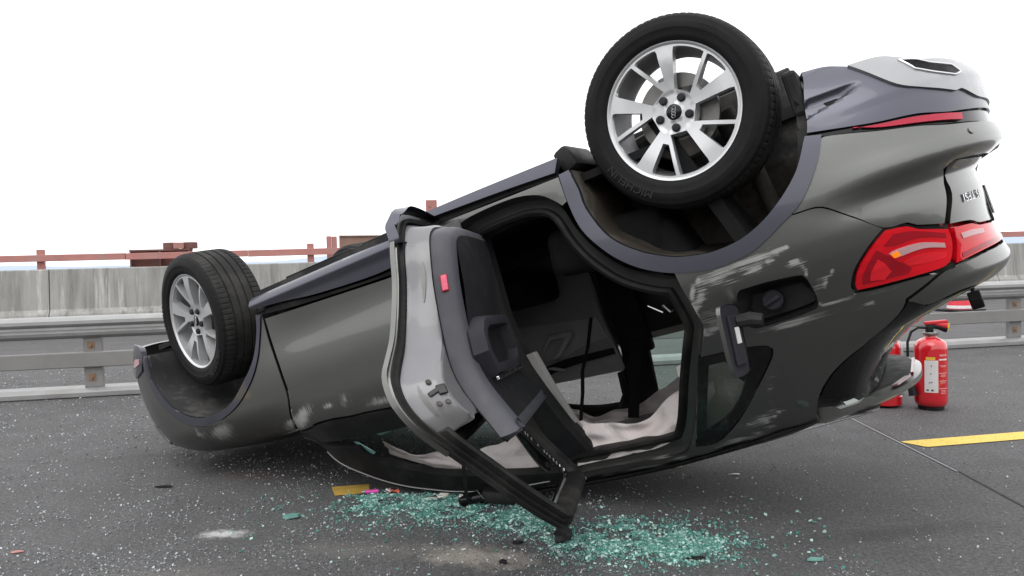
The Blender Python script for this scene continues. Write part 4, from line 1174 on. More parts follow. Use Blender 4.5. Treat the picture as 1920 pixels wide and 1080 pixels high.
# driver's door trim
M['silver_plastic'] = simple('silver_plastic', (.62, .62, .63), .4, .15)
M['far_trim'] = simple('left_door_plastic', (.36, .36, .375), .5, bmp=.2, bscale=400)  # colour lightened well above the other trim, in place of cabin light
M['far_trim2'] = simple('left_door_insert', (.48, .48, .50), .5, bmp=.2, bscale=400)  # insert colour lifted likewise to make up for the dim cabin
fd = (lambda u, z, lift=0.0: Vector((u, -.735 + .03 * math.exp(-((z - .92) / .12) ** 2) + lift, z)))
up_ = lambda u, z: Vector((0, 1, 0))
ld = panel('left_door_trim', [(.60, .42), (1.52, .42), (1.54, .80), (1.565, 1.215), (1.555, 1.235), (.96, 1.185), (.70, 1.12), (.60, .95)], M['far_trim'], fn=fd, nf=up_, flange=.04, step=.05)
panel('door_insert', [(.98, .80), (1.52, .885), (1.545, 1.02), (1.36, 1.03), (1.22, 1.06), (1.10, 1.05), (1.0, .93)], M['far_trim2'], parent=ld, fn=fd, nf=up_, lift=.010, flange=.012, step=.04)
panel('door_armrest', [(1.0, 1.10), (1.20, 1.07), (1.55, 1.085), (1.56, 1.125), (1.2, 1.125), (1.0, 1.16)], M['interior'], parent=ld, fn=fd, nf=up_, lift=.03, flange=.04, step=.04)
mb = MB()
mb.tube([(1.13, -.665, .985), (1.22, -.63, .915), (1.36, -.63, .928), (1.345, -.66, .945)], [.014, .020, .020, .012], 8)
mb.tube([(1.34, -.645, .935), (1.24, -.64, 1.02), (1.19, -.66, 1.04)], [.018, .02, .014], 8)
mb.build('left_door_pull', M['silver_plastic'], ld, True)
mb = MB(); mb.tube([(1.115, -.685, 1.095), (1.16, -.67, 1.105), (1.225, -.675, 1.132)], [.006, .011, .007], 8); mb.build('left_release_lever', M['silver_plastic'], ld, True)
panel('left_door_edge', [(1.525, .88), (1.548, .885), (1.59, 1.22), (1.57, 1.225)], M['headliner'], parent=ld, fn=lambda u, z, lift=0.0: Vector((u, -.70, z)), nf=lambda u, z: Vector((.3, .9, 0)), flange=.02, step=.04)
sweep('left_window_frame', [(.96, 1.19), (1.0, 1.27), (1.10, 1.345), (1.25, 1.41), (1.40, 1.455), (1.52, 1.45), (1.575, 1.36), (1.56, 1.23)], [(-.02, 0), (.0, -.015), (.025, 0), (.02, .03), (-.02, .03)], M['rubber'], ld, lambda x, z: -.70 + (z - 1.2) * .55)

# ------------------------------------------------------------------ cabin: floor, seats, linings (dark, in shade)
cabin = empty('cabin', parent=car)
mb = MB()
mb.box((1.55, 0, .34), (2.0, 1.56, .03)); mb.box((1.4, 0, .42), (1.7, .26, .16), bev=.03)
mb.build('carpet', M['fabric'], cabin)
def cushion(name, c, d, rot=0.0, bev=.05, mat='fabric'):
    mb = MB(); mb.box(c, d, Matrix.Rotation(rot, 3, 'Y'), bev=bev)
    return mb.build(name, M[mat], cabin, True, 60)
cushion('rear_seat_cushion', (2.22, 0, .60), (.52, 1.36, .20), -.12)
cushion('rear_seat_back', (2.52, 0, .93), (.16, 1.34, .72), .30)
for y in (-.38, .38):
    cushion('front_seat_cushion', (1.12, y, .60), (.56, .50, .18), -.12)
for y in (-.42, .0, .42):
    cushion('rear_headrest', (2.62, y, 1.34), (.11, .25, .15), .25, .04)
mb = MB(); mb.box((2.72, 0, .66), (.05, 1.5, .9), Matrix.Rotation(.3, 3, 'Y')); mb.build('boot_divider', M['fabric'], cabin)
mb = MB(); mb.box((.62, 0, .80), (.30, 1.44, .34), bev=.06); mb.build('dashboard', M['interior'], cabin, True)
mb = MB(); mb.box((.60, 0, .62), (.06, 1.6, .66)); mb.build('firewall', M['interior'], cabin)
# left pillar linings
mb = MB()
mb.box((1.70, -.70, .85), (.20, .06, .62), bev=.02); mb.box((1.69, -.635, 1.27), (.17, .05, .34), Matrix.Rotation(-.35, 3, 'X'), bev=.02)
mb.build('left_pillar_lining', M['interior'], cabin, True)
mb = MB(); mb.box((2.55, -.66, 1.22), (.22, .10, .50), Matrix.Rotation(.5, 3, 'Y'), bev=.03); mb.build('left_rear_pillar_lining', M['interior'], cabin, True)
panel('left_window_trim', [(1.76, 1.06), (2.42, 1.09), (2.42, 1.13), (1.76, 1.10)], M['headliner'], parent=cabin, fn=lambda u, z, lift=0.0: Vector((u, -.73, z)), nf=up_, flange=.02)
# headlining under the roof
vs = []; fs = []
nx, ny = 14, 9
for i in range(nx):
    for j in range(ny):
        x = 1.05 + 1.75 * i / (nx - 1); y = -.56 + 1.12 * j / (ny - 1)
        z = 1.515 - .05 * (abs(y) / .56) ** 4 - .05 * (1 - sm(1.05, 1.4, x))
        p = crush(Vector((x, y, z))); vs.append(p + UPL * (.02 if height(p) < .03 else 0))
for i in range(nx - 1):
    for j in range(ny - 1): fs.append((i * ny + j, i * ny + j + 1, (i + 1) * ny + j + 1, (i + 1) * ny + j))
mesh_obj('headlining', vs, fs, M['headliner'], cabin)
# curtain airbags, hanging loose along the roof rails
def airbag(name, x0, x1, zlo, zhi, yb, seed, sag=.03):
    rnd = random.Random(seed); ph = [rnd.uniform(0, 6.28) for _ in range(9)]
    nx, nz = 90, 16; vs = []; fs = []
    for i in range(nx):
        t = i / (nx - 1); x = x0 + (x1 - x0) * t
        a, b = zlo(x), zhi(x)
        for j in range(nz):
            s = j / (nz - 1)
            z = a + (b - a) * s
            wr_ = math.sin(x * 31 + s * 3 + ph[0]) * .35 + math.sin(x * 57 - s * 5 + ph[1]) * .2 + math.sin(s * 8 + x * 9 + ph[2]) * .5 + math.sin(s * 15 - x * 14 + ph[3]) * .22
            y = yb(x, s) + sag * wr_ * (.35 + .65 * (1 - s))
            z += .010 * math.sin(x * 23 + ph[4]) * (1 - s)
            vs.append(crush(Vector((x, y, z))))
    for i in range(nx - 1):
        for j in range(nz - 1): fs.append((i * nz + j, i * nz + j + 1, (i + 1) * nz + j + 1, (i + 1) * nz + j))
    b = len(vs)
    return mesh_obj(name, vs, fs, M['cloth'], cabin)
lin = lambda tab: (lambda x: float(np.interp(x, [a for a, _ in tab], [b for _, b in tab])))
airbag('curtain_airbag', 1.74, 2.42, lin([(1.74, 1.285), (1.80, 1.275), (1.9, 1.325), (2.0, 1.345), (2.1, 1.335), (2.28, 1.26), (2.42, 1.14)]), lin([(1.74, 1.46), (2.1, 1.465), (2.25, 1.44), (2.42, 1.30)]), lambda x, s: .50 + .055 * s, 3)
airbag('curtain_airbag', .78, 1.66, lin([(.78, 1.13), (.85, 1.185), (1.0, 1.235), (1.2, 1.275), (1.4, 1.29), (1.6, 1.22), (1.66, 1.2)]), lin([(.78, 1.20), (1.0, 1.31), (1.3, 1.42), (1.66, 1.48)]), lambda x, s: .60 - .03 * s, 5, .015)
airbag('curtain_airbag', 1.05, 2.40, lin([(1.05, 1.30), (1.25, 1.345), (1.40, 1.41), (1.6, 1.42), (1.85, 1.37), (2.0, 1.28), (2.4, 1.22)]), lin([(1.05, 1.42), (1.6, 1.52), (2.4, 1.50)]), lambda x, s: -.49 - .03 * s, 8)
airbag('curtain_airbag', 2.30, 2.72, lin([(2.30, 1.16), (2.72, 1.12)]), lin([(2.30, 1.47), (2.45, 1.45), (2.72, 1.30)]), lambda x, s: .56 - .06 * s, 12, .025)
# seat belts
def strap(name, pts, w, parent, mat='fabric', nrm=Vector((.8, .6, 0))):
    vs = []; fs = []
    for i, p in enumerate(pts):
        p = Vector(p); t = (Vector(pts[min(i + 1, len(pts) - 1)]) - Vector(pts[max(i - 1, 0)])).normalized()
        sd = t.cross(nrm).normalized() * w / 2; th = nrm.normalized() * .001
        vs += [p - sd - th, p + sd - th, p + sd + th, p - sd + th]
    for i in range(len(pts) - 1):
        for k in range(4): fs.append((i * 4 + k, i * 4 + (k + 1) % 4, i * 4 + 4 + (k + 1) % 4, i * 4 + 4 + k))
    return mesh_obj(name, vs, fs, M[mat], parent, smooth=False)
strap('seat_belt', [(1.865, .2, .87), (1.80, .2, 1.0), (1.735, .2, 1.10), (1.70, .2, 1.20), (1.655, .2, 1.30), (1.615, .2, 1.39)], .034, cabin, nrm=Vector((.9, .1, .3)))
strap('seat_belt', [(1.86, -.3, 1.05), (1.80, -.3, 1.20), (1.76, -.3, 1.30), (1.70, -.3, 1.45)], .06, cabin, nrm=Vector((.5, .8, .1)))

# ------------------------------------------------------------------ front end, bonnet, windscreen, roof, floor pan
fb = [(-.525, .40), (-.505, .55), (-.475, .70), (-.425, .84), (-.70, .84), (-1.0, .84), (-1.30, .84), (-1.30, .20), (-.9, .20), (-.55, .25)]
panel('front_bumper', fb, M['paint'], step=.06)
panel('front_bumper', fb, M['paint'], step=.06, mirror=True)
panel('front_bumper_cladding', [(-.37, .335), (-.38, .30), (-.42, .26), (-.60, .22), (-.60, .40), (-.52, .42), (-.40, .40)], M['trim_grey'], lift=.008, flange=.03)
panel('bumper_reflector', [(-.405, .33), (-.47, .32), (-.52, .345), (-.50, .365), (-.41, .36)], M['lamp_clear'], lift=.012, flange=.01, step=.02, lstep=.012)
panel('headlamp', [(-.47, .70), (-.60, .68), (-.85, .66), (-.85, .76), (-.60, .80), (-.44, .82)], M['headlamp'], lift=.006)
panel('headlamp', [(-.47, .70), (-.60, .68), (-.85, .66), (-.85, .76), (-.60, .80), (-.44, .82)], M['headlamp'], lift=.006, mirror=True)
def strip_grid(name, xs, zf, wf, mat, ny=13, parent=car):
    vs = []; fs = []
    for x in xs:
        for j in range(ny):
            t = -1 + 2 * j / (ny - 1); y = wf(x) * t
            vs.append(crush(Vector((x, y, zf(x, t)))))
    for i in range(len(xs) - 1):
        for j in range(ny - 1): fs.append((i * ny + j, i * ny + j + 1, (i + 1) * ny + j + 1, (i + 1) * ny + j))
    return mesh_obj(name, vs, fs, mat, parent)
def hood_w(x): return W(x, hood_e(x)) if x > -.05 else Vector(P(-.05 - (-.05 - x) * .62, hood_e(x))).y + .01
def hood_e(x): return float(np.interp(x, [-.85, -.6, -.35, -.2, 0, .25, .5], [.79, .845, .885, .912, .938, .950, .948]))
bonnet = strip_grid('bonnet', [-.56 + 1.06 * i / 24 for i in range(25)], lambda x, t: hood_e(x) + .055 * (1 - abs(t) ** 3.5), lambda x: max(.3, hood_w(x) - .02) if x > -.3 else np.interp(x, [-.56, -.3], [.40, hood_w(-.3) - .02]), M['paint'], 19)
strip_grid('windscreen', [.45 + .68 * i / 10 for i in range(11)], lambda x, t: 1.0 + (x - .45) * .69 - .03 * abs(t) ** 3, lambda x: .76 - (x - .45) * .28, M['green_glass'])
strip_grid('roof', [1.08 + 1.85 * i / 16 for i in range(17)], lambda x, t: 1.585 - .045 * abs(t) ** 3 - .06 * (1 - sm(1.08, 1.5, x)), lambda x: .545 - .14 * sm(2.4, 2.93, x), M['paint'])
rr = [crush(Vector((x, W0(z) + .0, z))) for x, z in [(1.30, 1.515), (1.5, 1.535), (1.75, 1.552), (1.9, 1.560), (2.06, 1.562), (2.2, 1.552), (2.31, 1.541), (2.48, 1.526), (2.66, 1.502), (2.76, 1.486)]]
MB().tube(rr, [.005, .010, .012, .012, .012, .012, .012, .011, .009, .004], 10).build('roof_rail', M['gloss_black'], car, True)
# floor pan with ribs, exhaust and rear axle
mb = MB()
mb.box((1.36, 0, .255), (1.72, 1.60, .03)); mb.box((-.05, 0, .25), (1.3, 1.0, .03)); mb.box((2.83, 0, .36), (.6, .9, .04))
for y in (-.55, -.25, .25, .55): mb.box((1.36, y, .232), (1.68, .07, .02), bev=.006)
mb.build('floor_pan', M['under'], car)
for x0, x1 in ((.62, 1.05), (1.12, 1.58), (1.65, 2.12)):
    mb = MB(); mb.box(((x0 + x1) / 2, .52, .222), (x1 - x0, .42, .012), bev=.004); mb.box(((x0 + x1) / 2, -.52, .222), (x1 - x0, .42, .012), bev=.004); mb.build('undertray', M['black_plastic'], car)
MB().tube([(.2, .05, .22), (1.0, .05, .20), (1.9, .08, .20), (2.4, .25, .22), (2.9, .3, .22)], [.03, .03, .03, .03, .03], 10).build('exhaust_pipe', M['steel'], car, True)
mb = MB(); mb.box((3.08, .1, .42), (.24, .6, .12), bev=.04); mb.build('silencer', M['cast'], car, True)
mb = MB(); mb.tube([(2.68, -.6, .25), (2.62, -.2, .28), (2.62, .2, .28), (2.68, .6, .25)], .04, 10); mb.tube([(2.68, .58, .25), (2.25, .55, .30)], .035, 8); mb.build('rear_axle', M['cast'], car, True)
mb = MB(); mb.tube([(0, -.6, .25), (0, .6, .25)], .035, 10); mb.tube([(0, .6, .24), (.1, .25, .3)], .03, 8); mb.build('front_axle', M['cast'], car, True)
mb = MB(); mb.box((0.1, 0, .5), (.9, .72, .45), bev=.05); mb.build('engine', M['cast'], car)
# crushed metal and torn lining along the roof edge
panel('roof_edge_fold', [(1.75, 1.535), (1.9, 1.548), (2.06, 1.55), (2.31, 1.528), (2.48, 1.515), (2.66, 1.49), (2.77, 1.468), (2.77, 1.50), (2.6, 1.54), (2.3, 1.565), (2.0, 1.58), (1.75, 1.57)], M['jamb'], lift=-.004, flange=.02)

# green glass left standing in the front window, thin pale strip standing in for a highlight along the pillar
for nm, lp in (('glass_remnant', [(.80, 1.085), (.818, 1.092), (.868, 1.162), (.852, 1.168), (.815, 1.12)]), ('glass_remnant', [(.93, 1.062), (1.03, 1.066), (1.02, 1.084), (.96, 1.088)])):
    panel(nm, lp, M['teal'], parent=fdoor, lift=-.02, flange=.004, step=.03, gap=0)
MB().tube([SP(u, z, .005) for u, z in resample([(.60, 1.085), (.74, 1.225), (.862, 1.318), (1.017, 1.392), (1.229, 1.458), (1.4, 1.478), (1.6, 1.49)], .03, closed=False)], .0032, 6).build('pillar_highlight_strip', M['galv_dull'], car, True)
# ================================================================== road
vs = []; fs = []
def sheet(name, pts, z, mat, **kw):
    return mesh_obj(name, [(x, y, z) for x, y in pts], [tuple(range(len(pts)))], mat, smooth=False, **kw)
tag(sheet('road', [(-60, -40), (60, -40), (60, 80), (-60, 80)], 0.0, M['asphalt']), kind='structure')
BD = Vector((.9815, .1915, 0)); BN = Vector((-.1915, .9815, 0))          # along and across the carriageway
B0 = Vector((-4.301, 6.607, 0))
RZ = math.atan2(BD.y, BD.x)
# joint in the surfacing
mb = MB(); 
jp = [(2.17, 7.0), (2.168, 5.318), (2.15, 4.401), (2.138, 3.799), (2.106, 3.27), (2.08, 2.2), (2.05, .5)]
vs = []; fs = []
for i, (x, y) in enumerate(jp):
    vs += [(x - .007, y, .004), (x + .006, y, .004)]
for i in range(len(jp) - 1): fs.append((2 * i, 2 * i + 1, 2 * i + 3, 2 * i + 2))
tag(mesh_obj('road_joint', vs, fs, simple('tar_joint', (.035, .035, .036), .5), smooth=False), kind='structure')
vs = [(v[0] - .012, v[1], .0035) for v in vs[0::2]] + [(v[0] + .002, v[1], .0035) for v in vs[0::2]]
k = len(jp); fs = [(i, k + i, k + i + 1, i + 1) for i in range(3)]
tag(mesh_obj('road_joint_edge', vs, fs, simple('pale_joint_edge', (.30, .30, .30), .8), smooth=False), kind='structure')
M['road_yellow_worn'] = simple('rubbed_yellow_road_paint', (.50, .32, .06), .75, var=.5, vscale=18, bmp=.4, dust=.8)
def marking(s0, s1, cut=0.06, mat='road_yellow'):
    a = Vector((2.155, 4.34, 0)); w = .075
    p = [a + BD * s0 + BN * w, a + BD * s1 + BN * w, a + BD * s1 - BN * w, a + BD * (s0 + cut) - BN * w]
    o = sheet('lane_marking', [(q.x, q.y) for q in p], .004, M[mat])
    return tag(o, kind='structure')
marking(.0, 6.0); marking(-3.10, -2.92, .02, 'road_yellow_worn'); marking(-2.74, -2.40, .05, 'road_yellow_worn'); marking(-1.62, -1.36, .04, 'road_yellow_worn'); marking(-9.0, -6.2)

# ================================================================== steel guard rail
SP_ = 2.285
def along(s, d, z): return B0 + BD * s + BN * d + Vector((0, 0, z))
post_s = [.73 + SP_ * i for i in range(-2, 8)]
gr = empty('guard_rail', B0, RZ)
tag(gr, 'galvanised steel guard rail running behind the overturned car', 'guard rail')
def beam(name, prof, x0, x1, mat, seg=1):
    vs = []; fs = []; n = len(prof)
    for x in (x0, x1): vs += [(x, y, z) for y, z in prof]
    for k in range(n): fs.append((k, (k + 1) % n, n + (k + 1) % n, n + k))
    fs.append(tuple(range(n))); fs.append(tuple(range(n, 2 * n))[::-1])
    return mesh_obj(name, vs, fs, mat, gr, smooth=True, sharp=30)
top = [(.0, .50), (-.02, .505), (-.055, .53), (-.06, .555), (-.025, .58), (-.022, .60), (-.06, .628), (-.058, .655), (-.02, .678), (.0, .684), (.12, .684), (.12, .66), (.0, .66), (-.016, .655), (-.045, .64), (-.045, .632), (-.008, .602), (-.010, .578), (-.045, .55), (-.045, .54), (-.01, .52), (.0, .515)]
low = [(-.04, .0), (-.055, .01), (-.055, .045), (-.02, .075), (.0, .08), (.16, .08), (.19, .045), (.19, .0)]
midp = [(-.035, .255), (-.045, .262), (-.045, .378), (-.035, .385), (.0, .385), (.0, .375), (-.033, .372), (-.033, .268), (.0, .265), (.0, .255)]
x = -5.6
i = 0
while x < 14:
    beam('top_beam', top, x, x + 4.596, M['galv']); beam('middle_beam', midp, x, x + 4.596, M['galv_dull']); beam('base_rail', low, x, x + 4.596, M['galv'])
    x += 4.6
for s in post_s:
    mb = MB(); mb.box((s, .03, .29), (.145, .055, .42), bev=.004); mb.box((s, .035, .30), (.11, .05, .40)); p = mb.build('post', M['galv_dull'], gr)
    for z in (.44, .165):
        mb = MB(); mb.lathe([(.0, -.022), (.012, -.022), (.012, 0.0)], 6, 'Y', c=(s - .01, .004, z)); mb.box((s - .01, .0, z), (.055, .006, .06)); mb.build('bolt', M['rust_bolt'], p)
mb = MB(); mb.box((.73 + 1.18, -.062, .628), (.62, .012, .05), bev=.01); mb.build('splice_plate', M['galv_dull'], gr)

# ================================================================== concrete parapet and railing behind
PD = 6.9
cp = empty('concrete_parapet', B0 + BN * PD, RZ)
tag(cp, 'stained grey concrete parapet wall along the far edge of the road', 'wall')
prof = [(0, 0), (-.02, .0), (-.02, .26), (.0, .34), (.05, .42), (.09, 1.07), (.10, 1.085), (.34, 1.085), (.36, 1.07), (.36, 0)]
x = -14.0; k = 0
while x < 30:
    L_ = 6.0
    vs = []; n = len(prof)
    for xx in (x + .008, x + L_ - .008): vs += [(xx, a, b) for a, b in prof]
    fs = [(q, (q + 1) % n, n + (q + 1) % n, n + q) for q in range(n)] + [tuple(range(n)), tuple(range(n, 2 * n))[::-1]]
    mesh_obj('wall_segment', vs, fs, M['concrete'], cp, smooth=False)
    x += L_
# red timber railing on the parapet
rl = empty('red_railing', B0 + BN * 7.32, RZ)
tag(rl, 'faded red timber handrail with short posts behind the concrete wall', 'railing')
x = -9.0
lens = [4.2, 3.9, 2.0, 1.98, 2.9, 4.0, 4.0, 4.0, 4.0, 4.0]
for L_ in lens:
    mb = MB(); mb.box((x + L_ / 2, 0, 1.275 + random.uniform(-.006, .006)), (L_ - .01, .07, .118 + random.uniform(-.008, .008)), Matrix.Rotation(random.uniform(-.003, .003), 3, 'Y'), bev=.006)
    mb.build('rail', M['redpaint'], rl); x += L_
for s in (-6.6, -2.25, 2.165, 6.6, 11.0, 15.4):
    mb = MB(); mb.box((s, .075, 1.20), (.115, .075, .44), bev=.006); mb.build('post', M['redpaint'], rl)
# steel formwork pieces standing behind the railing
def block(name, label, cat, s, d, z0, z1, length, depth, mat, extra=None):
    o = empty(name, B0 + BN * d + BD * s, RZ); tag(o, label, cat)
    mb = MB()
    t = .03
    mb.box((0, 0, z0 + t / 2), (length, depth, t)); mb.box((0, 0, z1 - t / 2), (length, depth, t)); mb.box((0, 0, (z0 + z1) / 2), (length - .06, t, z1 - z0 - .004))
    mb.build('girder', mat, o)
    n = max(2, int(length / .35))
    for i in range(n + 1):
        mb = MB(); mb.box((-length / 2 + .02 + (length - .04) * i / n, 0, (z0 + z1) / 2), (.025, depth - .01, z1 - z0 - 2 * t - .002)); mb.build('stiffener', mat, o)
    mb = MB()
    for q in (-1, 1): mb.box((q * (length / 2 - .12), 0, z0 / 2), (.1, .1, z0 - .004))
    mb.build('foot', mat, o)
    return o
block('steel_girder', 'dark red-brown steel girder behind the concrete wall beside the front wheel', 'girder', -.42, 7.75, 1.06, 1.385, 1.0, .3, M['redbrown'])
cap_ = empty('girder_head', B0 + BN * 7.75 + BD * -.10, RZ); tag(cap_, 'short brown steel head piece lying on top of the dark girder', 'girder')
mb = MB(); mb.lathe([(.0, 0), (.13, 0), (.13, .11), (.10, .115), (0, .115)], 20, 'Z', c=(-.16, 0, 1.386)); mb.lathe([(.0, 0), (.13, 0), (.13, .11), (.10, .115), (0, .115)], 20, 'Z', c=(.16, 0, 1.386)); mb.build('drum', M['redbrown'], cap_)
mb = MB(); mb.box((0, -.15, 1.442), (.17, .03, .108), bev=.004); mb.build('clamp_plate', M['redpaint'], cap_)
pt = empty('red_post', B0 + BN * 7.62 + BD * 2.53, RZ); tag(pt, 'red post carrying the left end of the rusty brown beam', 'post')
mb = MB(); mb.box((-.045, 0, .775), (.085, .12, 1.55), bev=.006); mb.build('post_half', M['redpaint'], pt)
mb = MB(); mb.box((.05, .01, .772), (.095, .10, 1.543), bev=.006); mb.build('post_half', M['redpaint'], pt)
bb = empty('brown_beam', B0 + BN * 7.62, RZ); tag(bb, 'rusty brown beam behind the wall, running behind the upturned car', 'beam')
mb = MB(); mb.box((9.3, .02, 1.40), (13.3, .10, .29), bev=.008); mb.build('beam_web', M['brown'], bb)
mb = MB(); mb.box((9.3, .02, 1.555), (13.3, .16, .02)); mb.build('beam_flange', M['brown'], bb)
bb.rotation_euler = (0, 0.0135, RZ)
bb.location.z = .03
p4 = empty('tall_red_post', B0 + BN * 7.62 + BD * 4.37, RZ); tag(p4, 'tall red post sticking up above the car sill beside the open door', 'post')
mb = MB(); mb.box((0, -.06, 1.09), (.205, .05, 2.18), bev=.006); mb.build('plank', M['redpaint'], p4)
mb = MB(); mb.lathe([(0, -.012), (.018, -.012), (.018, 0)], 10, 'Y', c=(-.03, -.085, 2.06)); mb.build('bolt', M['rust_bolt'], p4)

# far hills
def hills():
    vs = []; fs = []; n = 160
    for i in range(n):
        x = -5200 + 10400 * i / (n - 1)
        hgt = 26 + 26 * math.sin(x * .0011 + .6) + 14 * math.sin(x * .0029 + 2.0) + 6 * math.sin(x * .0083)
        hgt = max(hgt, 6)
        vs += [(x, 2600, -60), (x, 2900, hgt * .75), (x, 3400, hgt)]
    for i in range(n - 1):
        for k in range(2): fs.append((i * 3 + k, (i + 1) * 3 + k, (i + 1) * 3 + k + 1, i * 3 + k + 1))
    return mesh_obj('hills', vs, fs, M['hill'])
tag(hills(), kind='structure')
tag(sheet('lower_ground', [(-6000, 60), (6000, 60), (6000, 9000), (-6000, 9000)], -22.0, simple('far_ground', (.20, .22, .22), .9)), kind='structure')
tag(sheet('bridge_ground', [(-400, -400), (400, -400), (400, 60), (-400, 60)], -.02, simple('verge', (.12, .12, .11), .9)), kind='structure')

# added bank, unseen behind the viewpoint, to darken reflections in the car side
vs = []; fs = []
for i in range(60):
    x = -150 + 300 * i / 59
    hh = 7.5 + 2.0 * math.sin(x * .07) + 1.2 * math.sin(x * .19 + 1)
    vs += [(x, -13, -.01), (x, -20, 1.2), (x, -34, hh * .75), (x, -48, hh)]
for i in range(59):
    for k in range(3): fs.append((i * 4 + k, i * 4 + k + 1, (i + 1) * 4 + k + 1, (i + 1) * 4 + k))
tag(mesh_obj('reflection_bank', vs, fs, simple('reflection_bank_surface', (.055, .06, .04), .95, var=.4, vscale=.6)), kind='structure')

# ================================================================== fire extinguishers
def label_arc(mb, r, a0, a1, z0, z1, n=10, off=.0008):
    vs = []; fs = []
    for i in range(n + 1):
        a = a0 + (a1 - a0) * i / n
        vs += [((r + off) * math.cos(a), (r + off) * math.sin(a), z0), ((r + off) * math.cos(a), (r + off) * math.sin(a), z1)]
    for i in range(n): fs.append((2 * i, 2 * i + 2, 2 * i + 3, 2 * i + 1))
    mb.add(vs, fs)
def text_arc(body, size, r, ac, zc, parent, mat, name='printed_text'):
    vs, fs = text_mesh(body, size, 0.0)
    out = [((r + .0012) * math.cos(ac + v.x / r), (r + .0012) * math.sin(ac + v.x / r), zc + v.y) for v in vs]
    return mesh_obj(name, out, fs, mat, parent, smooth=False)
e1 = empty('fire_extinguisher', (2.79, 5.30, 0)); e1.scale = (1, 1, 1)
tag(e1, 'large red fire extinguisher with white label, in front of the other extinguishers', 'fire extinguisher', 'fire extinguishers by the tail of the car')
R_ = .103
mb = MB(); mb.lathe([(0, .022), (.07, .022), (.088, .028), (R_ - .004, .045), (R_, .07), (R_, .40), (R_ - .002, .425), (.090, .452), (.066, .470), (.040, .480), (.036, .486), (.036, .506)], 64); mb.build('cylinder', M['ext_red'], e1, True, 50)
mb = MB(); mb.lathe([(0, .0), (.076, .0), (.080, .006), (.080, .022), (.07, .030), (0, .030)], 48); mb.build('foot_ring', M['black_plastic'], e1, True)
mb = MB(); mb.lathe([(0, .496), (.044, .496), (.047, .500), (.047, .512), (.043, .517), (0, .517)], 40); mb.build('collar', M['steel'], e1, True)
mb = MB(); mb.box((-.008, 0, .540), (.042, .036, .055), bev=.006); mb.tube([(.0, 0, .555), (.055, 0, .548), (.105, 0, .532)], [.014, .017, .022], 12); mb.build('valve', M['black_plastic'], e1, True)
mb = MB(); mb.box((.035, 0, .581), (.150, .034, .022), Matrix.Rotation(-.06, 3, 'Y'), bev=.006); mb.tube([(.02, 0, .572), (.10, 0, .556)], [.012, .026], 12); mb.build('lever', M['ext_red_plastic'], e1, True)
mb = MB(); mb.box((.112, -.004, .548), (.012, .026, .05), Matrix.Rotation(.25, 3, 'Y'), bev=.003); mb.build('safety_tag', M['yellow_label'], e1)
mb = MB(); mb.tube([(-.03, 0, .545), (-.08, .01, .548), (-.125, .015, .520), (-.15, .015, .45), (-.152, .01, .33), (-.145, .005, .22), (-.135, 0, .16)], .0085, 10); mb.build('hose', M['black_plastic'], e1, True)
mb = MB(); mb.tube([(-.135, 0, .165), (-.13, -.01, .12), (-.128, -.015, .095)], [.022, .028, .030], 12); mb.tube([(-.128, -.015, .11), (-.09, -.02, .105)], .010, 8); mb.build('nozzle', M['black_plastic'], e1, True)
fa = math.radians(-118)                                  # the label faces the camera, a little to its left
mb = MB(); label_arc(mb, R_, fa - .40, fa + .40, .125, .338); mb.build('white_label', M['white_label'], e1, True)
mb = MB(); label_arc(mb, R_, fa - .32, fa + .22, .340, .360); mb.build('yellow_sticker', M['yellow_label'], e1, True)
pk = simple('pale_print', (.80, .50, .50), .6); dk = simple('dark_print', (.05, .05, .06), .6)
mb = MB(); label_arc(mb, R_, fa + .45, fa + 1.05, .338, .348); mb.build('print_bar', M['white_label'], e1, True)
for zc, w, hgt in ((.372, .28, .004), (.366, .25, .003), (.302, .26, .003), (.294, .18, .003), (.252, .30, .004), (.240, .2, .003), (.232, .22, .003), (.200, .30, .004), (.188, .2, .003), (.150, .30, .004), (.138, .18, .003), (.128, .18, .003), (.118, .18, .003)):
    mb = MB(); label_arc(mb, R_, fa + .75 - w, fa + .75 + w, zc, zc + hgt, 6); mb.build('print_line', pk, e1, True)
for zc, dx in ((.298, .0), (.245, -.04), (.19, .02), (.186, -.1)):
    mb = MB(); label_arc(mb, R_, fa + dx - .03, fa + dx + .03, zc, zc + .008, 3, .0016); mb.build('pictogram', dk, e1)
for dx in (-.22, 0.05):
    mb = MB(); label_arc(mb, R_, fa + dx - .07, fa + dx + .07, .136, .146, 3, .0016); mb.build('pictogram', dk, e1)
e1.rotation_euler = (0, 0, math.radians(2))

e2 = empty('fire_extinguisher', (2.545, 5.44, 0))
tag(e2, 'red fire extinguisher with ribbed base, half hidden behind the roof spoiler', 'fire extinguisher', 'fire extinguishers by the tail of the car')
mb = MB(); mb.lathe([(0, .012), (.10, .012), (.112, .02), (.112, .075), (.106, .082), (.106, .092), (.110, .10), (.106, .108), (.104, .118), (.104, .40), (.10, .43), (.075, .46), (.04, .475), (.036, .50)], 56); mb.build('cylinder', M['ext_red'], e2, True, 40)
mb = MB(); mb.lathe([(0, 0), (.085, 0), (.09, .012), (0, .012)], 40); mb.build('foot_ring', M['black_plastic'], e2)
mb = MB(); mb.box((0, 0, .53), (.05, .04, .06), bev=.006); mb.build('valve', M['black_plastic'], e2)
mb = MB(); mb.box((.04, 0, .568), (.15, .034, .02), bev=.005); mb.build('lever', M['ext_red_plastic'], e2)
for zc in (.26, .31, .345):
    mb = MB(); label_arc(mb, .104, math.radians(-75), math.radians(-40), zc, zc + .004, 6); mb.build('print_line', pk, e2, True)
e3 = empty('fire_extinguisher', (2.80, 5.86, 0))
tag(e3, 'small grey fire extinguisher with green label, behind the large red one', 'fire extinguisher', 'fire extinguishers by the tail of the car')
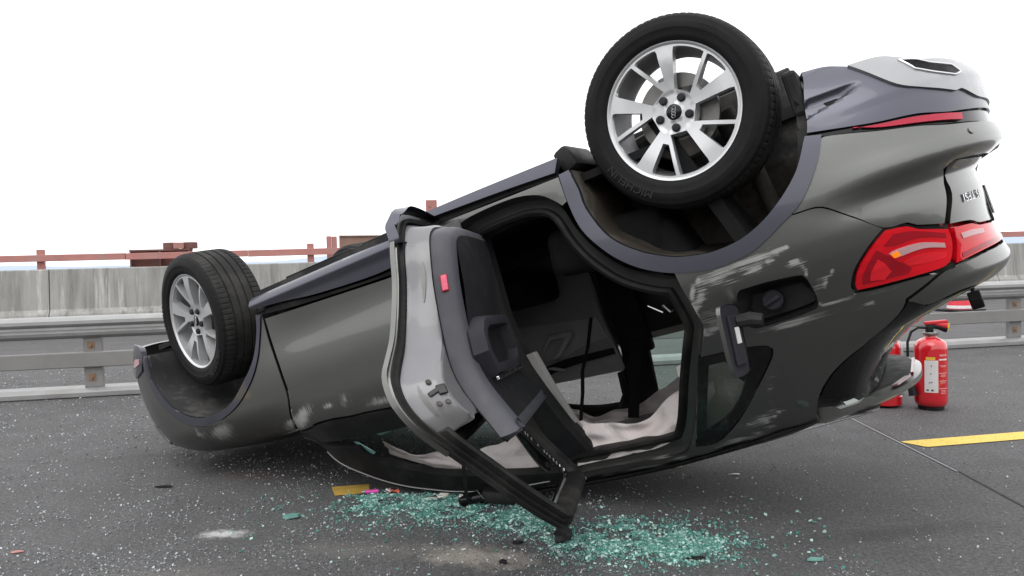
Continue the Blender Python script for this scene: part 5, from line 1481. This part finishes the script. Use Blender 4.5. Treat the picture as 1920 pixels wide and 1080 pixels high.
mb = MB(); mb.lathe([(0, .0), (.070, .0), (.074, .01), (.074, .34), (.066, .385), (.035, .41), (.026, .42), (.026, .44)], 48); mb.build('cylinder', M['grey_can'], e3, True, 50)
mb = MB(); label_arc(mb, .074, math.radians(-150), math.radians(-70), .26, .345); mb.build('green_label', M['green_label'], e3, True)
mb = MB(); label_arc(mb, .074, math.radians(-160), math.radians(-60), .195, .235); mb.build('red_band', M['ext_red'], e3, True)
mb = MB(); mb.box((0, 0, .46), (.045, .04, .05), bev=.006); mb.build('valve', M['black_plastic'], e3)
mb = MB(); mb.box((-.01, 0, .495), (.13, .034, .022), Matrix.Rotation(.12, 3, 'Y'), bev=.005); mb.box((-.03, 0, .474), (.09, .05, .016), bev=.004); mb.build('lever', M['yellow_label'], e3)

# traffic cone behind the guard rail
cn = empty('traffic_cone', (7.32, 13.0, 0), .3); tag(cn, 'red and white traffic cone on a black base, behind the guard rail', 'traffic cone')
mb = MB(); mb.box((0, 0, .02), (.54, .54, .04), bev=.012); mb.build('base_plate', M['black_plastic'], cn)
mb = MB(); mb.lathe([(.19, .041), (.185, .07), (.05, .74), (.03, .75), (0, .75)], 40); mb.build('cone_body', M['cone_red'], cn, True)
for z0, z1 in ((.052, .10), (.30, .42), (.54, .64)):
    r = lambda z: .185 - (z - .07) * .2015 + .002
    mb = MB(); mb.lathe([(r(z0), z0), (r(z1), z1)], 40); mb.build('white_band', M['white_label'], cn, True)

# ================================================================== broken glass and litter
def in_poly(p, poly): return inside(p, poly)
def chips(name, pts, mat, thick):
    vs = []; fs = []
    for (x, y, s, z) in pts:
        n = random.choice((3, 4, 4, 5)); a0 = random.random() * 6.28
        tx, ty = random.uniform(-.35, .35), random.uniform(-.35, .35)
        b = len(vs); el = random.uniform(.35, 1.0)
        ring = []
        rot = random.random() * 6.28
        for k in range(n):
            a = a0 + 6.28 * k / n + random.uniform(-.35, .35); r = s * random.uniform(.7, 1.1)
            px, py = r * math.cos(a), r * math.sin(a) * el
            ring.append((px * math.cos(rot) - py * math.sin(rot), px * math.sin(rot) + py * math.cos(rot)))
        t = s * thick
        low_ = min(px * tx + py * ty for px, py in ring)
        for px, py in ring: vs.append((x + px, y + py, z + .0005 + px * tx + py * ty - low_))
        for px, py in ring: vs.append((x + px * .9, y + py * .9, z + .0005 + px * tx + py * ty - low_ + t))
        fs.append(tuple(b + n + k for k in range(n)))
        for k in range(n): fs.append((b + k, b + (k + 1) % n, b + n + (k + 1) % n, b + n + k))
    return mesh_obj(name, vs, fs, mat, smooth=False)
rg = random.Random(11)
def lump(x, y, s=1.0):
    return .5 + .5 * math.sin(x * 3.1 * s + 1.7 * math.sin(y * 2.3 * s)) * math.sin(y * 3.7 * s + 1.3 * math.sin(x * 2.9 * s))
pts = []
# crumbs strewn over the whole carriageway, thickest at the left and beside the car
while len(pts) < 26000:
    d = 2.35 + 6.2 * rg.random() ** 1.7
    x = rg.uniform(-.72, .72) * d; y = d
    w = .30 + .70 * (1 - sm(-.2, 1.1, x)) if x < 1.2 else .16
    w *= .12 + 1.15 * sm(.25, .8, .45 * lump(x, y, 1.3) + .55 * lump(x + 2, y + 1, 3.4))
    if rg.random() > w: continue
    sdist = (Vector((x, y, 0)) - B0).dot(BN)
    if sdist > 4.0: continue
    pts.append((x, y, rg.choice((.0018, .002, .0024, .003, .0036, .0052)) * (.72 + .13 * d) * rg.uniform(.7, 1.15), 0.0))
tag(chips('glass_crumbs', pts, M['crumb'], .7), 'pale crumbs of broken window glass strewn over the asphalt', 'broken glass', kind='stuff')
poly1 = [(-.80, 3.62), (-.70, 3.72), (-.45, 3.70), (-.27, 3.64), (.0, 3.45), (.16, 3.22), (.20, 3.08), (.02, 3.06), (-.16, 3.24), (-.45, 3.34), (-.70, 3.42)]
poly2 = [(.22, 3.10), (.42, 3.26), (.62, 3.15), (.78, 3.06), (.86, 2.98), (.74, 2.83), (.62, 2.74), (.42, 2.80), (.25, 2.84), (.10, 2.94), (.12, 3.06)]
def edge_fall(x, y, poly):
    d = min((Vector((x, y)) - Vector(q)).length for q in resample(poly, .04))
    return sm(0, .14, d)
pr1 = resample(poly1, .05); pr2 = resample(poly2, .05)
tp_ = []
def dist(x, y, pr): return min(math.hypot(x - a, y - b) for a, b in pr)
while len(tp_) < 24000:
    if rg.random() < .62: x, y, pr, po = rg.uniform(-.85, .22), rg.uniform(3.0, 3.75), pr1, poly1
    else: x, y, pr, po = rg.uniform(.05, .92), rg.uniform(2.65, 3.3), pr2, poly2
    ins = inside((x, y), po); d = dist(x, y, pr)
    w = (.25 + .75 * sm(0, .12, d)) if ins else .20 * math.exp(-d / .06)
    cl = .5 * lump(x, y, 5.2) + .5 * lump(x + .3, y - .7, 11.0)
    w *= .12 + 1.2 * sm(.25, .66, cl)
    if rg.random() > w: continue
    s = rg.choice((.0015, .0019, .0022, .0028, .0036, .007)) * rg.uniform(.8, 1.3)
    tp_.append((x, y, s, rg.uniform(0, .007) * (sm(0, .12, d) if ins else 0)))
for _ in range(420):
    x = rg.uniform(-1.2, 1.25); y = 3.25 - .25 * x + rg.gauss(0, .25)
    tp_.append((x, y, rg.choice((.004, .006, .009)), 0))
tag(chips('green_glass_crumbs', tp_, M['teal'], .55), 'drift of green crumbled window glass in front of the open door', 'broken glass', kind='stuff')

def shard_obj(name, label, cat, x, y, pts2, mat, t=.004, rz=0.0, group=None):
    o_pts = [(a, b, .001) for a, b in pts2] + [(a * .96, b * .96, .001 + t) for a, b in pts2]; n = len(pts2)
    fs = [tuple(range(n))[::-1], tuple(range(n, 2 * n))] + [(k, (k + 1) % n, n + (k + 1) % n, n + k) for k in range(n)]
    o = mesh_obj(name, o_pts, fs, mat, smooth=False); o.location = (x, y, .004); o.rotation_euler = (rg.uniform(-.08, .08), rg.uniform(-.08, .08), rz)
    return tag(o, label, cat, group)
shard_obj('glass_shard', 'green glass shard lying alone left of the glass drift', 'glass shard', -.972, 3.374, [(-.035, -.012), (-.01, -.022), (.03, -.01), (.036, .012), (.0, .024), (-.03, .012)], M['teal'], .012)
shard_obj('glass_shard', 'flat green glass shard lying alone right of the glass drift', 'glass shard', 1.037, 2.754, [(-.03, -.008), (.0, -.014), (.03, -.006), (.032, .006), (-.01, .012)], M['teal'], .006)
def chunk(name, label, x, y, s, seed, mat='black_plastic'):
    r2 = random.Random(seed); bm = bmesh.new(); bmesh.ops.create_icosphere(bm, subdivisions=2, radius=1)
    for v in bm.verts:
        k = 1 + .3 * r2.uniform(-1, 1); v.co = Vector((v.co.x * s[0], v.co.y * s[1], v.co.z * s[2])) * k
    zm = min(v.co.z for v in bm.verts)
    me = bpy.data.meshes.new(name); bm.to_mesh(me); bm.free(); me.materials.append(M[mat])
    o = bpy.data.objects.new(name, me); COL.objects.link(o); o.location = (x, y, -zm)
    return tag(o, label, 'debris')
chunk('plastic_debris', 'jagged black plastic lump just below the corner of the open door', .165, 2.985, (.034, .026, .034), 1)
chunk('plastic_debris', 'small black scrap on the sandy patch near the bottom of the picture', -.059, 2.802, (.016, .012, .007), 2)
chunk('plastic_debris', 'flat black scrap at the right end of the green glass', .629, 2.793, (.03, .016, .006), 3)
chunk('plastic_debris', 'tiny black scrap left of the jagged lump', -.005, 3.0, (.02, .012, .006), 4)
chunk('plastic_debris', 'thin dark scrap on the road left of the car', -1.75, 3.9, (.045, .010, .006), 6)
chunk('debris_flake', 'reddish flake on the road near the lower left corner', -2.05 + .1, 3.05, (.026, .014, .004), 7, 'redpaint')
chunk('debris_flake', 'pale chip lying on the road under the tail of the car', 1.06, 3.85, (.028, .009, .004), 8, 'white_plastic')
# black mirror housing with its hanging strap
mh = empty('mirror_housing', (-.14, 3.50, .008), -.10); tag(mh, 'broken black mirror housing lying in the green glass under the door', 'mirror housing')
mb = MB(); mb.box((.06, 0, .030), (.16, .09, .058), Matrix.Rotation(.1, 3, 'Y'), bev=.02); mb.build('shell', M['black_plastic'], mh, True)
mb = MB(); mb.box((-.06, -.01, .022), (.12, .08, .04), Matrix.Rotation(-.2, 3, 'Y'), bev=.014); mb.build('cracked_half', M['gloss_black'], mh, True)
mb = MB(); mb.box((-.02, -.045, .05), (.05, .006, .004), Matrix.Rotation(.9, 3, 'Y')); mb.build('bright_splinter', M['chrome'], mh)
strap_w = [Vector((-.235, 3.36, .352)), Vector((-.232, 3.37, .27)), Vector((-.226, 3.39, .16)), Vector((-.222, 3.42, .06)), Vector((-.205, 3.47, .015)), Vector((-.16, 3.51, .006)), Vector((-.10, 3.50, .006))]
# the strap hangs from the door corner
so = strap('hanging_strap', strap_w, .016, None, 'black_plastic', Vector((.2, -1, 0)))
tag(so, 'black strap hanging from the open door down to the road', 'strap')
# small litter
lt = empty('lighter', (-.684, 3.70, 0), .15); tag(lt, 'bright pink lighter lying beside the yellow line', 'lighter')
mb = MB(); mb.tube([(-.03, 0, .011), (.03, 0, .011)], .010, 12); mb.build('body', M['pink'], lt, True)
mb = MB(); mb.tube([(-.045, 0, .011), (-.031, 0, .011)], .009, 10); mb.build('metal_hood', M['chrome'], lt, True)
wp = empty('wrapper', (-.584, 3.70, 0), -.2); tag(wp, 'crumpled orange and white wrapper beside the pink lighter', 'wrapper')
vs = []; fs = []
for i in range(7):
    for j in range(4): vs.append((-.035 + .0115 * i, -.016 + .011 * j, .008 + .007 * math.sin(i * 2.1 + j * 1.7) + (.008 if i % 2 else 0)))
for i in range(6):
    for j in range(3): fs.append((i * 4 + j, i * 4 + j + 1, i * 4 + j + 5, i * 4 + j + 4))
mesh_obj('paper', vs, fs, M['orange_wrap'], wp, smooth=False)
mb = MB(); mb.box((-.02, -.01, .018), (.025, .012, .006), Matrix.Rotation(.4, 3, 'Y')); mb.build('white_corner', M['white_label'], wp)
for nm, lb, x, y, s in (('bottle_cap', 'flat white cap, left of two caps on the green glass', -.392, 3.585, (.034, .016, .005)), ('bottle_cap', 'rounder cream cap, right of two caps on the green glass', -.338, 3.615, (.030, .018, .010))):
    chunk(nm, lb, x, y, s, int(x * -1000), 'white_plastic')
ws = empty('white_stub', (-.253, 3.50, 0)); tag(ws, 'small white plastic stub standing beside the mirror housing', 'plastic stub')
mb = MB(); mb.tube([(0, 0, .0), (.002, 0, .045)], [.012, .009], 10); mb.build('stem', M['white_plastic'], ws, True)
mb = MB(); mb.box((-.01, -.01, .006), (.05, .02, .006), bev=.002); mb.build('base', M['cloth'], ws)
